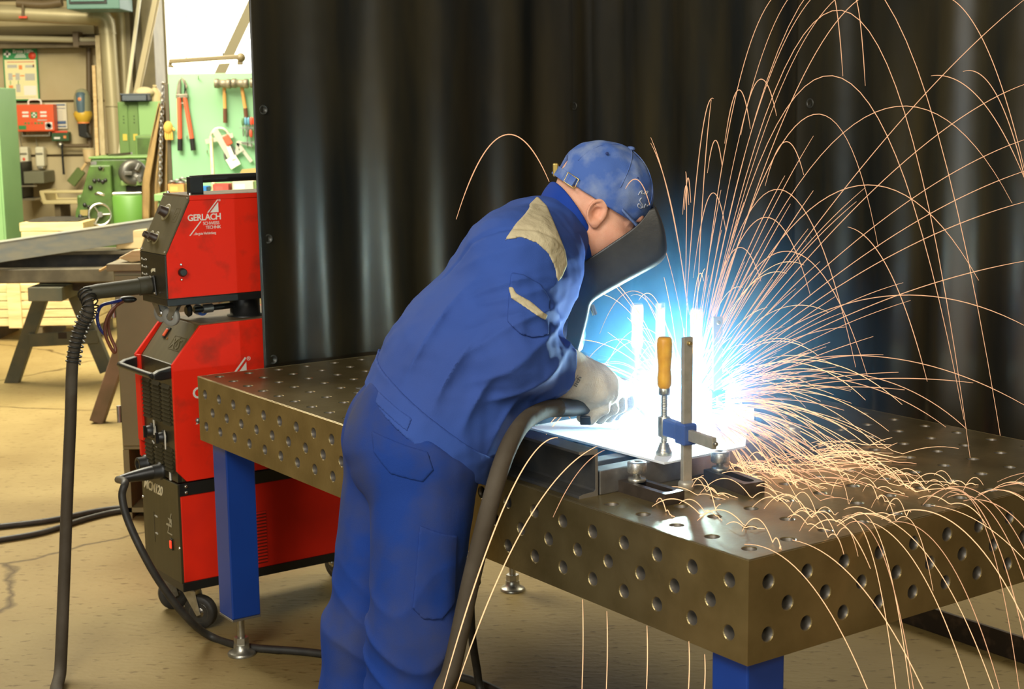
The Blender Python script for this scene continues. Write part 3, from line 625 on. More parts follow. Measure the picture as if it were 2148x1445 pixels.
# -- first aid case and notice
x0, x1, z0, z1 = rect(31, 219, 113, 276, 15.82)
ORG = mat('orange_case', (0.80, 0.115, 0.035), 0.45)
fa = thing('first_aid_case', 'orange first aid case with white carrying handle on the wall', 'case', ((x0+x1)/2, 15.82, z0)); cw_ = x1-x0; chh = z1-z0
MB().box(-cw_/2, cw_/2, 0, .13, 0, chh).build('shell', ORG, fa, .012)
MB().tube([(-.07,.06,chh-.01),(-.06,.06,chh+.045),(.05,.06,chh+.045),(.06,.06,chh-.01)], .010, 8, 4).build('handle', PWHITE, fa)
MB().box(-.35*cw_, .35*cw_, .0, .13, -.05, -.035).box(-.36*cw_,-.34*cw_,.02,.13,-.05,0).box(.34*cw_,.36*cw_,.02,.13,-.05,0).build('wall_bracket', ZINC, fa)
pw, ph = cw_, chh
flat(fa, 'badge', PGREEN, .42,.50,.16,.22); flat(fa, 'cross', PWHITE, .44,.585,.12,.05,.005); flat(fa, 'cross', PWHITE, .475,.52,.05,.18,.005)
for k in range(2):
    for sx in (.20, .66): flat(fa, 'stripe', PWHITE, sx, .54+.13*k, .16, .07)
flat(fa, 'dark_stripe', PGREY, .58,.40,.24,.04)
for k in range(6): flat(fa, 'pictogram', PGREEN if k != 2 else PRED, .24+.085*k, .28, .05, .06)
flat(fa, 'green_label', PGREEN, .08,.08,.20,.15); flat(fa, 'white_label', PWHITE, .77,.08,.18,.26)
MB().lathe([(.022,0),(.028,.002),(.034,.0)], T(.36*pw, -.004, .21*ph) @ AX((0,-1,0)), 16).build('ring_mark', GREYSTEEL, fa)
x0, x1, z0, z1 = rect(96, 216, 140, 270, 15.97)
no = thing('wall_notice', 'white notice sheet with blue bars beside the first aid case', 'notice', ((x0+x1)/2, 15.97, z0)); pw = x1-x0; ph = z1-z0
MB().box(-pw/2, pw/2, 0, .006, 0, ph).build('sheet', mat('notice_paper', (0.70,0.66,0.52), .6), no)
NB = mat('notice_blue', (0.06,0.12,0.25), .5)
for (z, h) in ((.90,.05),(.78,.02),(.18,.12),(.06,.05)): flat(no, 'blue_bar', NB, .05, z, .9, h)
for k in range(6): flat(no, 'text_line', PGREY, .12, .35+.065*k, .7, .02)
# -- small dark green dispenser box
x0, x1, z0, z1 = rect(108, 277, 144, 296, 15.86)
gb = thing('plaster_box', 'small dark green dispenser box below the wall notice', 'box', ((x0+x1)/2, 15.86, z0)); pw = x1-x0; ph = z1-z0
MB().box(-pw/2, pw/2, 0, .1, 0, ph).build('box', mat('dark_green_box', (0.03,0.085,0.03), .5), gb, .006)
MB().box(-pw/2+.01, pw/2-.01, -.004, .02, ph-.006, ph+.012).build('lid_edge', PRED, gb); flat(gb, 'label', PWHITE, .15,.25,.35,.2); flat(gb, 'badge', PORANGE, .70,.3,.15,.3)
# -- hand cleaner dispenser
cx = at(172, 240, 15.8).x
hc = thing('soap_dispenser', 'yellow and black hand cleaner dispenser with clear dome bottle', 'dispenser', (cx, 15.84, at(172,291,15.8).z)); Zb = at(172,291,15.8).z
def zz(py): return at(172, py, 15.8).z - Zb
GLD = mat('clear_dome', (0.32, 0.32, 0.20), 0.2); YEL = mat('dispenser_yellow', (0.72,0.46,0.05), .4); NAVY = mat('bottle_navy', (0.10,0.16,0.20), .35)
MB().lathe([(.085,zz(236)),(.088,zz(215)),(.080,zz(200)),(.055,zz(189)),(.001,zz(185))], None, 20).build('dome', GLD, hc)
MB().lathe([(.050,zz(236)),(.055,zz(215)),(.050,zz(196)),(.03,zz(193))], T(0,-.045,0), 16).build('bottle', NAVY, hc)
MB().lathe([(.018,0),(.001,.003)], T(0,-.101,zz(208)) @ AX((0,-1,0)), 12).build('bottle_label', PORANGE, hc)
MB().lathe([(.055,zz(258)),(.075,zz(252)),(.100,zz(240)),(.085,zz(233))], None, 20).build('cup', YEL, hc)
MB().lathe([(.062,zz(259)),(.062,zz(254))], None, 20).build('ring', PORANGE, hc)
MB().prism([(-.05,zz(258)),(.045,zz(258)),(.045,zz(278)),(.075,zz(289)),(.02,zz(290)),(-.045,zz(286))], -.05, .05, IMG).build('pump', BLACKP, hc, .01)
# -- two white dispensers
for i, px in enumerate((50, 83)):
    x0, x1, z0, z1 = rect(px-9, 308, px+9, 355, 15.86)
    d_ = thing('wall_dispenser', ['left white wall dispenser with a red spot, above the grey shelf', 'right white wall dispenser, nearer the wash trough'][i], 'dispenser', ((x0+x1)/2, 15.86, z0), group='white wall dispensers')
    w2 = (x1-x0)/2; h2 = z1-z0
    MB().box(-w2, w2, 0, .11, h2*.12, h2).build('housing', mat('dispenser_white', (0.72,0.68,0.52), .4), d_, .015)
    MB().box(-w2*.8, w2*.8, -.012, .02, h2*.66, h2*.74).build('lever', ZINC, d_, .004)
    MB().box(-w2*.6, w2*.6, .0, .1, 0, h2*.12).build('nozzle', ZINC, d_, .006)
    MB().tube([(-w2*.7,.05,h2),(-w2*.8,.04,h2+.10),(0,.03,h2+.12)], .005, 6, 4).build('wire_hook', ZINC, d_)
    if i == 0: MB().lathe([(.016,0),(.001,.002)], T(.0,-.001,h2*.45) @ AX((0,-1,0)), 12).build('spot', PRED, d_)
# -- grey shelf box with black bracket under the dispensers
x0, x1, z0, z1 = rect(40, 360, 92, 385, 15.6)
gs = thing('grey_wall_shelf', 'grey steel shelf box with black bracket under the dispensers', 'shelf', (x0, 15.6, z0))
MB().box(0, x1-x0, 0, .38, .0, z1-z0).build('box', mat('grey_green', (0.17,0.17,0.11), .6), gs, .008)
MB().box(-.02, .05, -.05, .3, -.15, (z1-z0)+.10).build('bracket', BLACKP, gs, .01); MB().box(-.02, .18, -.06, .0, -.03, -.015).build('bracket_arm', ZINC, gs)
MB().box(.0, .16, -.04, .3, -.17, -.15).build('lower_arm', ZINC, gs)
# -- wash trough
x0, x1, z0, z1 = rect(85, 399, 172, 428, 15.3)
tg = thing('wash_trough', 'cream coloured wash trough against the stained wall', 'sink', (x0, 15.3, 0)); L = x1-x0+.5
m_ = MB(); m_.prism([(0,z1),(0,z1-.03),(.03,z0),(L-.03,z0),(L,z1-.03),(L,z1),(L-.04,z1),(L-.06,z0+.04),(.06,z0+.04),(.04,z1)], 0, .03, IMG); 
m_.prism([(0,z1),(0,z1-.03),(.03,z0),(L-.03,z0),(L,z1-.03),(L,z1),(L-.04,z1),(L-.06,z0+.04),(.06,z0+.04),(.04,z1)], -.42, -.39, IMG)
m_.box(.03, L-.03, 0, .42, z0, z0+.03); m_.box(0, .04, 0, .42, z0+.02, z1); m_.box(L-.04, L, 0, .42, z0+.02, z1)
m_.box(0, L, -.015, .02, z1-.03, z1)
m_.build('basin', mat('cream_enamel', (0.66,0.56,0.30), .35), tg, .008)
for x in (.12, L-.2): MB().box(x, x+.06, .05, .4, 0, z0).build('leg', BEAMD, tg)
DIRT = mat('wet_stain', (0.20,0.13,0.055), .8, 0, (0.30,0.22,0.10), 3, detail=8)
# -- plastic measuring cup and green brush on the wall
x0, x1, z0, z1 = rect(168, 311, 196, 340, 15.7); r_ = (x1-x0)/2
cp = thing('plastic_cup', 'translucent beige plastic cup hung on the wall beside the lathe', 'cup', ((x0+x1)/2, 15.8, z0))
MB().lathe([(r_*.8,0),(r_,z1-z0),(r_*.94,z1-z0),(r_*.75,.01),(.001,.01)], None, 18).build('cup', mat('cup_plastic', (0.62,0.46,0.24), .5), cp)
MB().lathe([(r_*.99,(z1-z0)*.9),(r_*1.06,(z1-z0)*.96),(r_*1.06,z1-z0)], None, 18).build('rim', mat('cup_rim', (0.7,0.6,0.36), .5), cp)
br = thing('hand_brush', 'green bristled hand brush leaning above the wash trough', 'brush', (at(158,370,15.8).x, 15.8, at(158,385,15.8).z))
MB().bar((-.05,0,0), (.07,0,.14), .05, .10).build('bristles', mat('brush_green', (0.12,0.17,0.05), .8), br, .01); MB().bar((.06,.0,.13), (.13,0,.22), .03, .03).build('handle', WOODL, br, .008)
# -- conduits and pipes on the wall
PIPEB = mat('brown_pipe', (0.13,0.09,0.045), .5); PIPEG = mat('aluminium_lagging', (0.50,0.44,0.27), 0.42, 0.35, (0.40,0.34,0.20), 2.5, stretch=(1,1,.3)); 
def pp(pts, Y): return [at(p[0], p[1], Y) for p in pts]
tag(MB().tube(pp([(186,95),(187,200),(188,312)], 15.9), .028, 10, 1).build('water_pipe', PIPEB), 'dark brown vertical water pipe beside the soap dispenser', 'pipe')
o = thing('tap_pipe', 'short horizontal pipe with a drooping tube above the trough', 'pipe')
MB().tube(pp([(188,305),(160,306),(126,305)], 15.88), .020, 8, 1).build('pipe', PIPEB, o); MB().tube(pp([(130,303),(131,325),(134,366)], 15.82), .012, 8, 4).build('tube', BLACKP, o)
MB().sphere(at(127,304,15.85), .035).build('valve', ZINC, o)
tag(MB().tube(pp([(-120,78),(100,82),(205,85)], 15.7), .030, 10, 1).build('rail_pipe', mat('pale_pipe', (0.52,0.47,0.30), .4)), 'pale thin horizontal pipe along the wall below the thick pipe', 'pipe')
o = thing('pipe_clamp', 'steel clamp bracket on the pale horizontal wall pipe', 'bracket')
p_ = at(160,83,15.66); MB().box(p_.x-.03, p_.x+.03, p_.y-.03, p_.y+.2, p_.z-.08, p_.z+.08).box(p_.x, p_.x+.25, p_.y-.02, p_.y+.05, p_.z-.06, p_.z-.02).build('clamp', PIPEB, o, .005)
o = thing('duct_pipe', 'thick lagged duct pipe running along the wall and bending down', 'pipe')
R_ = .082
MB().tube(pp([(-140,22),(60,29),(202,36)], 15.3), R_, 16, 1).build('horizontal_run', PIPEG, o)
MB().tube(pp([(200,36),(214,38),(223,48),(226,70)], 15.3), R_*1.03, 16, 6).build('elbow', PIPEG, o)
MB().tube(pp([(226,66),(232,150),(237,222)], 15.3), R_*.97, 16, 1).build('vertical_run', PIPEG, o); MB().tube(pp([(237,220),(244,330),(250,470),(253,560)], 15.3), R_*.93, 16, 1).build('vertical_run', PIPEG, o)
for (a, b) in (((199,36),(202,36)), ((226,68),(226,71)), ((237,219),(237,223))): MB().tube(pp([a, b], 15.3), R_*1.08, 16, 1).build('joint_ring', PIPEG, o)
o = thing('vent_pipe', 'second lagged vertical pipe behind the green locker', 'pipe')
MB().tube(pp([(234,24),(246,24),(254,32),(256,48)], 15.6), R_*.85, 14, 5).build('elbow', PIPEG, o); MB().tube(pp([(256,45),(262,180),(266,320)], 15.6), R_*.84, 14, 1).build('vertical_run', PIPEG, o)
o = thing('valve', 'small red handled valve hanging under the thick duct pipe', 'valve')
MB().tube(pp([(48,10),(48,34)], 15.2), .014, 8, 1).build('stem', PIPEB, o); MB().bar(at(40,36,15.2), at(57,36,15.2), .02, .02).build('handle', PRED, o); MB().tube(pp([(36,6),(90,10),(130,4)], 15.25), .045, 10, 3).build('body', PIPEB, o)
x0, x1, z0, z1 = rect(138, -40, 250, 19, 14.6)
hv = thing('air_heater', 'teal air heater box at the upper picture edge', 'heater', (x0, 14.6, 0))
TEAL = mat('teal_paint', (0.10,0.22,0.19), .45)
MB().box(0, x1-x0, 0, .5, z0, z0+.55).build('case', TEAL, hv, .01); MB().box(.03, x1-x0-.12, -.015, .0, z0+.05, z0+.5).build('grille_frame', BLACKP, hv)
for k in range(8): MB().box(.05, x1-x0-.14, -.03, -.01, z0+.07+k*.05, z0+.09+k*.05).build('grille_slat', TEAL, hv)
# -- leaning planks, diagonal struts
WOODG = mat('grey_wood', (0.56,0.46,0.27), .7, 0, (0.44,0.35,0.19), 5, stretch=(8,8,1))
for i, (a, b, wpx) in enumerate((((205,75),(220,335),10), ((197,138),(207,335),7))):
    pa = at(*a, 15.5 if i == 0 else 15.45); pb = at(b[0]+3, b[1]+120, 15.0 if i == 0 else 14.95)
    tag(MB().bar(pb, pa, wpx/205, .03, (0,1,0)).build('wooden_plank', [WOODG, WOODL][i], bevel=.003), ['taller grey wooden plank leaning beside the duct pipe', 'shorter pale wooden plank leaning against the wall'][i], 'plank', 'planks leaning on the wall')
def down(a, b): return a + (b-a)*(a.z/(a.z-b.z))
STRUT = mat('strut_paint', (0.50,0.42,0.25), .45)
tag(MB().bar(at(296,-30,15.2), down(at(296,-30,15.2), at(262,240,15.2)), .030, .03).build('thin_rod', mat('pale_rod', (0.72,0.66,0.45), .4)), 'thin pale rod leaning diagonally in front of the wall column', 'rod')
o = thing('diagonal_brace', 'slanting steel angle brace in front of the wall column', 'brace')
MB().bar(at(334,-30,15.1), down(at(334,-30,15.1), at(280,230,15.1)), .07, .012, (0,1,0)).build('flange', STRUT, o); MB().bar(at(337,-30,15.1), down(at(337,-30,15.1), at(284,230,15.1)), .012, .07, (0,1,0)).build('web', STRUT, o)
o = thing('roof_brace', 'slanting grey steel beam crossing the bright window', 'beam')
MB().bar(at(552,-40,15.2), at(455,168,15.2), .10, .012, (0,1,0)).build('flange', mat('grey_brace', (0.30,0.26,0.15), .5), o); MB().bar(at(552,-40,15.24), at(455,168,15.24), .012, .08, (0,1,0)).build('web', MATS['grey_brace'], o)
# -- green locker in front of the column with things on top
x0, x1, z0, z1 = rect(249, 213, 340, 330, 14.3)
gl = thing('green_locker', 'dark green double steel locker standing in front of the column', 'locker', (x0, 14.3, 0))
GW = x1-x0
MB().box(0, GW, 0, .45, .08, z1).build('body', GREENL, gl, .006); MB().box(.03, GW-.03, .03, .42, 0, .08).build('plinth', BEAMD, gl)
xm = at(293,270,14.3).x-x0
MB().box(xm+.0, GW, -.02, .0, .08, z1).build('side_panel', mat('locker_light', (0.24,0.42,0.16), .5), gl, .004)
for k in range(2):
    d_ = MB().box(.01+k*xm/2, xm/2-.006+k*xm/2, -.012, 0, .12, z1-.02).build('door', GREENL, gl, .003)
    for j in range(3): MB().box(.05+k*xm/2, xm/2-.04+k*xm/2, -.016, -.012, z1-.14-j*.03, z1-.13-j*.03).build('vent_slot', BLACKP, d_)
    MB().box(.04+k*xm/2, .08+k*xm/2, -.018, -.012, z1-.36, z1-.30).build('tag', mat('yellow_tag', (0.6,0.45,0.06), .5), d_)
x0b, x1b, z0b, z1b = rect(254, 197, 309, 214, 14.2)
cr = thing('blue_crate', 'slate blue plastic crate on top of the green locker', 'crate', (x0b, 14.2, z1)); h_ = z1b-z0b; wb = x1b-x0b
BC = mat('blue_plastic', (0.085,0.105,0.13), .5)
m_ = MB().box(0,wb,0,.3,0,.012).box(0,wb,0,.012,0,h_).box(0,wb,.288,.3,0,h_).box(0,.012,0,.3,0,h_).box(wb-.012,wb,0,.3,0,h_); m_.box(-.008,wb+.008,-.008,.308,h_-.012,h_); m_.build('tub', BC, cr, .002)
tg2 = MB().sphere((0,0,.04), (.09,.07,.05)).build('rag', mat('pale_rag', (0.66,0.56,0.32), .9), loc=(at(303,193,14.35).x, 14.35, at(303,198,14.35).z-.02)); tag(tg2, 'crumpled pale rag in the slate blue crate', 'rag')
xc = at(323,200,14.4).x; hh = at(323,178,14.4).z - z1
sh = thing('lamp_shade', 'cream enamel bell lamp shade standing on the green locker', 'lamp shade', (xc, 14.45, z1))
MB().lathe([(.075,0),(.072,.05),(.050,hh*.6),(.022,hh*.85),(.018,hh),(.001,hh)], None, 20).build('bell', mat('cream_shade', (0.62,0.50,0.26), .5), sh); MB().lathe([(.022,hh*.82),(.024,hh*.9)], None, 12).build('collar', ZINC, sh)
# -- lower green cabinet
x0, x1, z0, z1 = rect(284, 284, 332, 340, 13.6)
lc = thing('low_green_cabinet', 'low green machine cabinet between locker and lathe', 'cabinet', (x0, 13.6, 0))
MB().box(0, x1-x0+.1, 0, .4, 0, z1).build('body', GREENL, lc, .008); d_ = MB().box(.02, .17, -.012, 0, z1-.4, z1-.02).build('door', GREEND, lc, .004); MB().box(.13,.15,-.03,-.01,z1-.15,z1-.1).build('latch', ZINC, d_)
# -- lathe
YL = 12.4
def lz(py): return at(240, py, YL).z
def lx(px): return at(px, 400, YL).x
la = thing('lathe', 'old green metalworking lathe with grey chuck and handwheels', 'machine', (lx(240), YL, 0)); ox = lx(240)
def X(px): return lx(px) - ox
MB().box(X(192), X(312), 0, .42, lz(408), lz(332)).build('headstock', GREEND, la, .02)
MB().box(X(190), X(314), -.01, .43, lz(333), lz(328)).build('headstock_cover', mat('lathe_top', (0.13,0.24,0.06), .4), la, .006)
MB().prism([(X(196),lz(345)),(X(240),lz(345)),(X(240),lz(470)),(X(158),lz(470)),(X(162),lz(440)),(X(178),lz(400))], 0, .08, IMG).build('gear_guard', GREEND, la, .012)
MB().box(X(158), X(250), .02, .45, 0, lz(408)).build('base_cabinet', GREEND, la, .02)
MB().lathe([(.100,0),(.108,.02),(.108,.10),(.092,.12),(.035,.12),(.032,.10),(.001,.10)], T(X(278), -.02, lz(362)) @ AX((.5,-1,0)), 28).build('chuck', mat('chuck_grey', (0.13,0.125,0.11), .4, .6), la)
for k in range(3):
    a = PI/2+2*PI*k/3; MB().box(-.015, .015, .025, .085, .12, .15, T(X(278), -.02, lz(362)) @ AX((.5,-1,0)) @ Matrix.Rotation(a, 4, 'Z')).build('chuck_jaw', GREYSTEEL, la, .004)
MB().box(X(262), X(306), -.12, .1, lz(388), lz(378)).build('tool_slide', mat('slide_green', (0.16,0.26,0.08), .4), la, .006)
MB().box(X(268), X(312), -.06, .14, lz(404), lz(389)).build('slide_base', BLACKP, la, .01)
MB().lathe([(.16,0),(.165,lz(412)-lz(470)),(.155,lz(409)-lz(470))], T(X(274), .02, lz(470)), 24).build('apron', mat('apron_green', (0.10,0.24,0.04), .45), la)
MB().cyl((X(200),-.05,lz(407)), (X(300),-.05,lz(405)), .018).build('feed_rod', CHROME, la)
hw = MB(); MM = T(X(214), -.10, lz(448)) @ AX((.35,-1,.1))
N = 28; vs = []; fs = []
for i in range(N):
    a = 2*PI*i/N
    for j in range(8):
        b = 2*PI*j/8; vs.append(MM @ Vector(((.088+.011*math.cos(b))*math.cos(a), (.088+.011*math.cos(b))*math.sin(a), .011*math.sin(b))))
for i in range(N):
    for j in range(8): fs.append((i*8+j, ((i+1)%N)*8+j, ((i+1)%N)*8+(j+1)%8, i*8+(j+1)%8))
hw.add(vs, fs, True)
for k in range(3): hw.cyl(MM @ Vector((0,0,0)), MM @ Vector((.085*math.cos(2.1*k), .085*math.sin(2.1*k), 0)), .008, n=8)
hw.cyl(MM @ Vector((0,0,-.03)), MM @ Vector((0,0,.02)), .022); hw.build('handwheel', CHROME, la)
for (px, py, r) in ((205,378,.018),(214,377,.016),(222,380,.018),(228,377,.016),(218,352,.018),(196,392,.02),(182,428,.018),(190,432,.016),(172,452,.022),(256,435,.018),(262,445,.016)):
    k_ = MB().cyl((X(px), 0, lz(py)), (X(px), -.07, lz(py)), .009, n=8).build('lever', ZINC, la); MB().sphere((X(px), -.08, lz(py)), r, n=10, mrings=6).build('lever_ball', BLACKP, k_)
MB().tube([(X(218),-.02,lz(372)),(X(222),-.06,lz(362)),(X(226),-.1,lz(350))], .008, 6, 2).build('lever', CHROME, la); MB().tube([(X(198),-.05,lz(408)),(X(212),-.08,lz(404)),(X(228),-.06,lz(410))], .014, 8, 3).build('lever', CHROME, la)
MB().box(X(228), X(235), -.015, .0, lz(382), lz(352)).build('switch_strip', mat('switch_yellow', (0.55,0.42,0.10), .5), la); MB().lathe([(.014,0),(.010,.012)], T(X(231),-.015,lz(362)) @ AX((0,-1,0)), 10).build('stop_button', PRED, la)
MB().box(X(194), X(206), -.006, .0, lz(350), lz(338)).build('name_plate', GREYSTEEL, la); MB().box(X(172), X(188), -.09, -.08, lz(450), lz(438)).build('name_plate', mat('brass_plate', (0.28,0.22,0.08), .4), la)
MB().bar((X(224),.1,lz(327)), (X(280),.0,lz(322)), .02, .02).build('tool_on_top', CHROME, la)
# -- hanging tarpaulin with chain
YT = 11.75
tp = thing('hanging_sheet', 'brown canvas sheet hanging in folds beside the tool board', 'sheet', (0, 0, 0))
vs = []; fs = []; nu = 26; nv = 16
for j in range(nv+1):
    f_ = j/nv; py = 215 + f_*250; l_ = 334 - 36*min(1, f_*1.5); r_p = 350 + 6*f_
    for i in range(nu+1):
        g = i/nu; q = at(l_ + (r_p-l_)*g, py + 3*math.sin(g*9), YT + .05*math.sin(g*17 + 1.5*f_) + .03*math.sin(g*31+f_*3)); vs.append(q)
for j in range(nv):
    for i in range(nu): fs.append((j*(nu+1)+i, (j+1)*(nu+1)+i, (j+1)*(nu+1)+i+1, j*(nu+1)+i+1))
me = bpy.data.meshes.new('canvas'); me.from_pydata([tuple(v) for v in vs], [], fs); me.polygons.foreach_set('use_smooth', [True]*len(fs))
o = link('canvas', me, mat('brown_canvas', (0.30,0.20,0.075), .85, 0, (0.22,0.145,0.055), 8), tp); md = o.modifiers.new('s', 'SOLIDIFY'); md.thickness = .006
ch_ = thing('hanging_chain', 'steel chain hanging in front of the brown canvas sheet', 'chain', (0, 0, 0))
def ring(mb, c, R, r, MM):
    vs = []; fs = []
    for i in range(12):
        a = 2*PI*i/12
        for j in range(6):
            b = 2*PI*j/6; vs.append(T(*c) @ MM @ Vector(((R+r*math.cos(b))*math.cos(a)*.7, r*math.sin(b), (R+r*math.cos(b))*math.sin(a))))
    for i in range(12):
        for j in range(6): fs.append((i*6+j, ((i+1)%12)*6+j, ((i+1)%12)*6+(j+1)%6, i*6+(j+1)%6))
    return mb.add(vs, fs, True)
for k in range(30):
    ring(MB(), at(342 - 6*math.sin(k*.05), 178 + k*7.2, YT-.09), .020, .0055, Matrix.Rotation((k % 2)*PI/2, 4, 'Z')).build('chain_link', GREYSTEEL, ch_)
gv = thing('yellow_gloves', 'yellow leather work glove hooked on the edge of the tool board', 'glove', tuple(at(353,268,11.57)))
YG = mat('yellow_leather', (0.55,0.32,0.06), .8)
MB().sphere((0,0,0), (.035,.025,.05)).build('palm', YG, gv)
for k in range(4): MB().tube([(-.022+.015*k,0,-.03),(-.020+.016*k,-.01,-.065),(-.016+.015*k,-.012,-.09)], .008, 8, 2).build('finger', YG, gv)
MB().tube([(.03,0,.0),(.05,-.01,-.02)], .008, 8, 1).build('thumb', YG, gv)
# ---- tool board on a green workbench
YB = 11.6
def bx(px): return at(px, 260, YB).x
def bz(py): return at(440, py, YB).z
x0 = bx(357); x1 = bx(700); z1 = bz(154)
tb = thing('tool_board', 'pale green steel tool board hung with hand tools', 'tool board', (x0, YB, 0))
MB().box(0, x1-x0, 0, .02, bz(392), z1).build('panel', mat('board_green', (0.25, 0.49, 0.28), 0.5, 0, (0.23,0.455,0.25), 3), tb, .003)
MB().box(-.03, .0, -.005, .05, 0, bz(175)).build('side_post', mat('dark_post', (0.07,0.055,0.03), .5), tb, .003)
MB().box(x1-x0, x1-x0+.03, -.005, .05, 0, z1).build('side_post', MATS['dark_post'], tb, .003)
for (px, py) in ((420,164),(391,289),(432,320),(376,205)): MB().tube([(bx(px)-x0, 0, bz(py)), (bx(px)-x0+.008, -.04, bz(py)), (bx(px)-x0+.010, -.045, bz(py)+.02)], .004, 6, 2).build('hook', ZINC, tb)
MB().tube([(-.02,.02,bz(176)), tuple(at(342,176,11.66)-Vector((x0,YB,0)))], .010, 8, 1).build('hook_arm', MATS['dark_post'], tb)
wb = thing('green_workbench', 'green workbench under the tool board with boxes on it', 'workbench', (x0-.02, YB-.55, 0))
zb_ = bz(398)
MB().box(0, x1-x0+.05, 0, .56, zb_-.05, zb_).build('top', mat('bench_green', (0.23,0.42,0.16), .5), wb, .004)
for i_ in range(4): MB().box(.02+i_*.33, .33+i_*.33, .02, .06, zb_-.22, zb_-.06).build('drawer', MATS['bench_green'], wb, .004)
for x in (.02, x1-x0-.05): MB().box(x, x+.06, .03, .5, 0, zb_-.05).build('leg', MATS['bench_green'], wb)
def bp_(px, py, d=0): return Vector((bx(px), YB-.03-d, bz(py)))
TOOLR = mat('tool_red', (0.72,0.11,0.05), .45); TOOLG = mat('tool_steel', (0.30,0.27,0.20), .45, .4, (0.17,0.15,0.11), 20); ASH = mat('ash_handle', (0.66,0.34,0.10), .5); ALU = mat('aluminium', (0.66,0.64,0.52), .35, .5)
# bolt cutter
bc = thing('bolt_cutter', 'long handled bolt cutter with red tubular arms on the tool board', 'bolt cutter', tuple(bp_(387,240))); O = Vector(bc.location)
def L_(px, py, d=0): return bp_(px, py, d) - O
for (a, b, c) in (((380,204),(378,290),(377,315)), ((392,204),(403,290),(405,315))):
    MB().tube([L_(*a), L_(*b)], .0165, 10, 1).build('arm', TOOLR, bc); MB().tube([L_(*b), L_(*c)], .0195, 10, 1).build('grip', BLACKP, bc)
for sg, (a, b) in ((-1, ((378,205),(382,168))), (1, ((394,205),(392,168)))):
    MB().prism([(L_(a[0]-5,a[1]).x, L_(0,a[1]).z), (L_(a[0]+5,a[1]).x, L_(0,a[1]).z), (L_(b[0]+3,180).x, L_(0,180).z), (L_(387+sg*1,164).x, L_(0,164).z), (L_(387+sg*6,168).x, L_(0,168).z), (L_(387+sg*10,180).x, L_(0,180).z)], -.012, .012, IMG).build('jaw', TOOLG, bc, .004)
MB().bar(L_(374,201), L_(399,201), .03, .03).build('hinge_plate', TOOLG, bc, .004); MB().tube([L_(381,216), L_(394,216)], .006, 8, 1).build('stop_bar', TOOLG, bc)
# two mallets + a third at the curtain
for i, (px, lbl, dx) in enumerate(((474,'left mallet with a brown wooden handle on the tool board',0), (510,'right mallet with a slanting wooden handle on the tool board',9), (548,'third mallet half hidden behind the curtain edge',4))):
    h = thing('mallet', lbl, 'hammer', tuple(bp_(px, 176)), group='mallets on the tool board'); O = Vector(h.location)
    MB().lathe([(.026,-.064),(.036,-.061),(.037,-.030),(.030,-.027),(.030,.027),(.037,.030),(.036,.061),(.026,.064)], T(0,-.03,0) @ AX((1,0,-.04)), 18).build('head', TOOLG, h)
    MB().tube([L_(px+1,186), L_(px+2+dx*.15,196)], .012, 8, 1).build('ferrule', GREYSTEEL, h)
    MB().tube([L_(px+1,179), L_(px+1+dx*.7,228)], .0135, 10, 1).build('handle', ASH, h); MB().tube([L_(px+1+dx*.7,228), L_(px+dx,258)], .0160, 10, 1).build('grip', mat('dark_grip', (0.12,0.045,0.02), .5), h)
# folding protractor / square
sq = thing('protractor', 'pale steel protractor with curved arc on the tool board', 'protractor', tuple(bp_(470,280))); O = Vector(sq.location)
MB().tube([L_(442,292), L_(445,280), L_(453,271), L_(464,269), L_(474,273), L_(482,284)], .010, 6, 5).build('arc', ALU, sq)
MB().bar(L_(432,297,.01), L_(490,284,.01), .012, .034, (0,0,1)).build('base', ALU, sq); MB().bar(L_(453,274,.02), L_(492,345,.02), .010, .05, (0,0,1)).build('blade', ALU, sq, .002)
MB().bar(L_(483,330,.02), L_(494,350,.02), .012, .085, (0,0,1)).build('blade_end', PWHITE, sq, .003)
hs = thing('hacksaw', 'hacksaw with a red grip hanging behind the protractor', 'saw', tuple(bp_(485,300))); O = Vector(hs.location)
MB().bar(L_(474,284,.03), L_(484,304,.03), .03, .05, (0,0,1)).build('grip', TOOLR, hs, .008); MB().tube([L_(484,304), L_(492,322), L_(486,336), L_(474,338), L_(470,325), L_(476,312)], .008, 8, 4).build('bow', GREYSTEEL, hs)
MB().bar(L_(480,306,.03), L_(490,334,.03), .006, .03, (0,0,1)).build('blade', PWHITE, hs)
s2 = thing('steel_square', 'thin steel A shaped square on the tool board', 'square', tuple(bp_(510,315))); O = Vector(s2.location)
MB().bar(L_(498,300), L_(526,340), .008, .026, (0,0,1)).build('blade', ALU, s2); MB().bar(L_(500,297), L_(495,325), .008, .024, (0,0,1)).build('blade', ALU, s2); MB().bar(L_(497,322,.01), L_(509,314,.01), .008, .018, (0,0,1)).build('crossbar', ALU, s2); MB().bar(L_(500,298,.01), L_(530,306,.01), .008, .02, (0,0,1)).build('rule', ALU, s2)
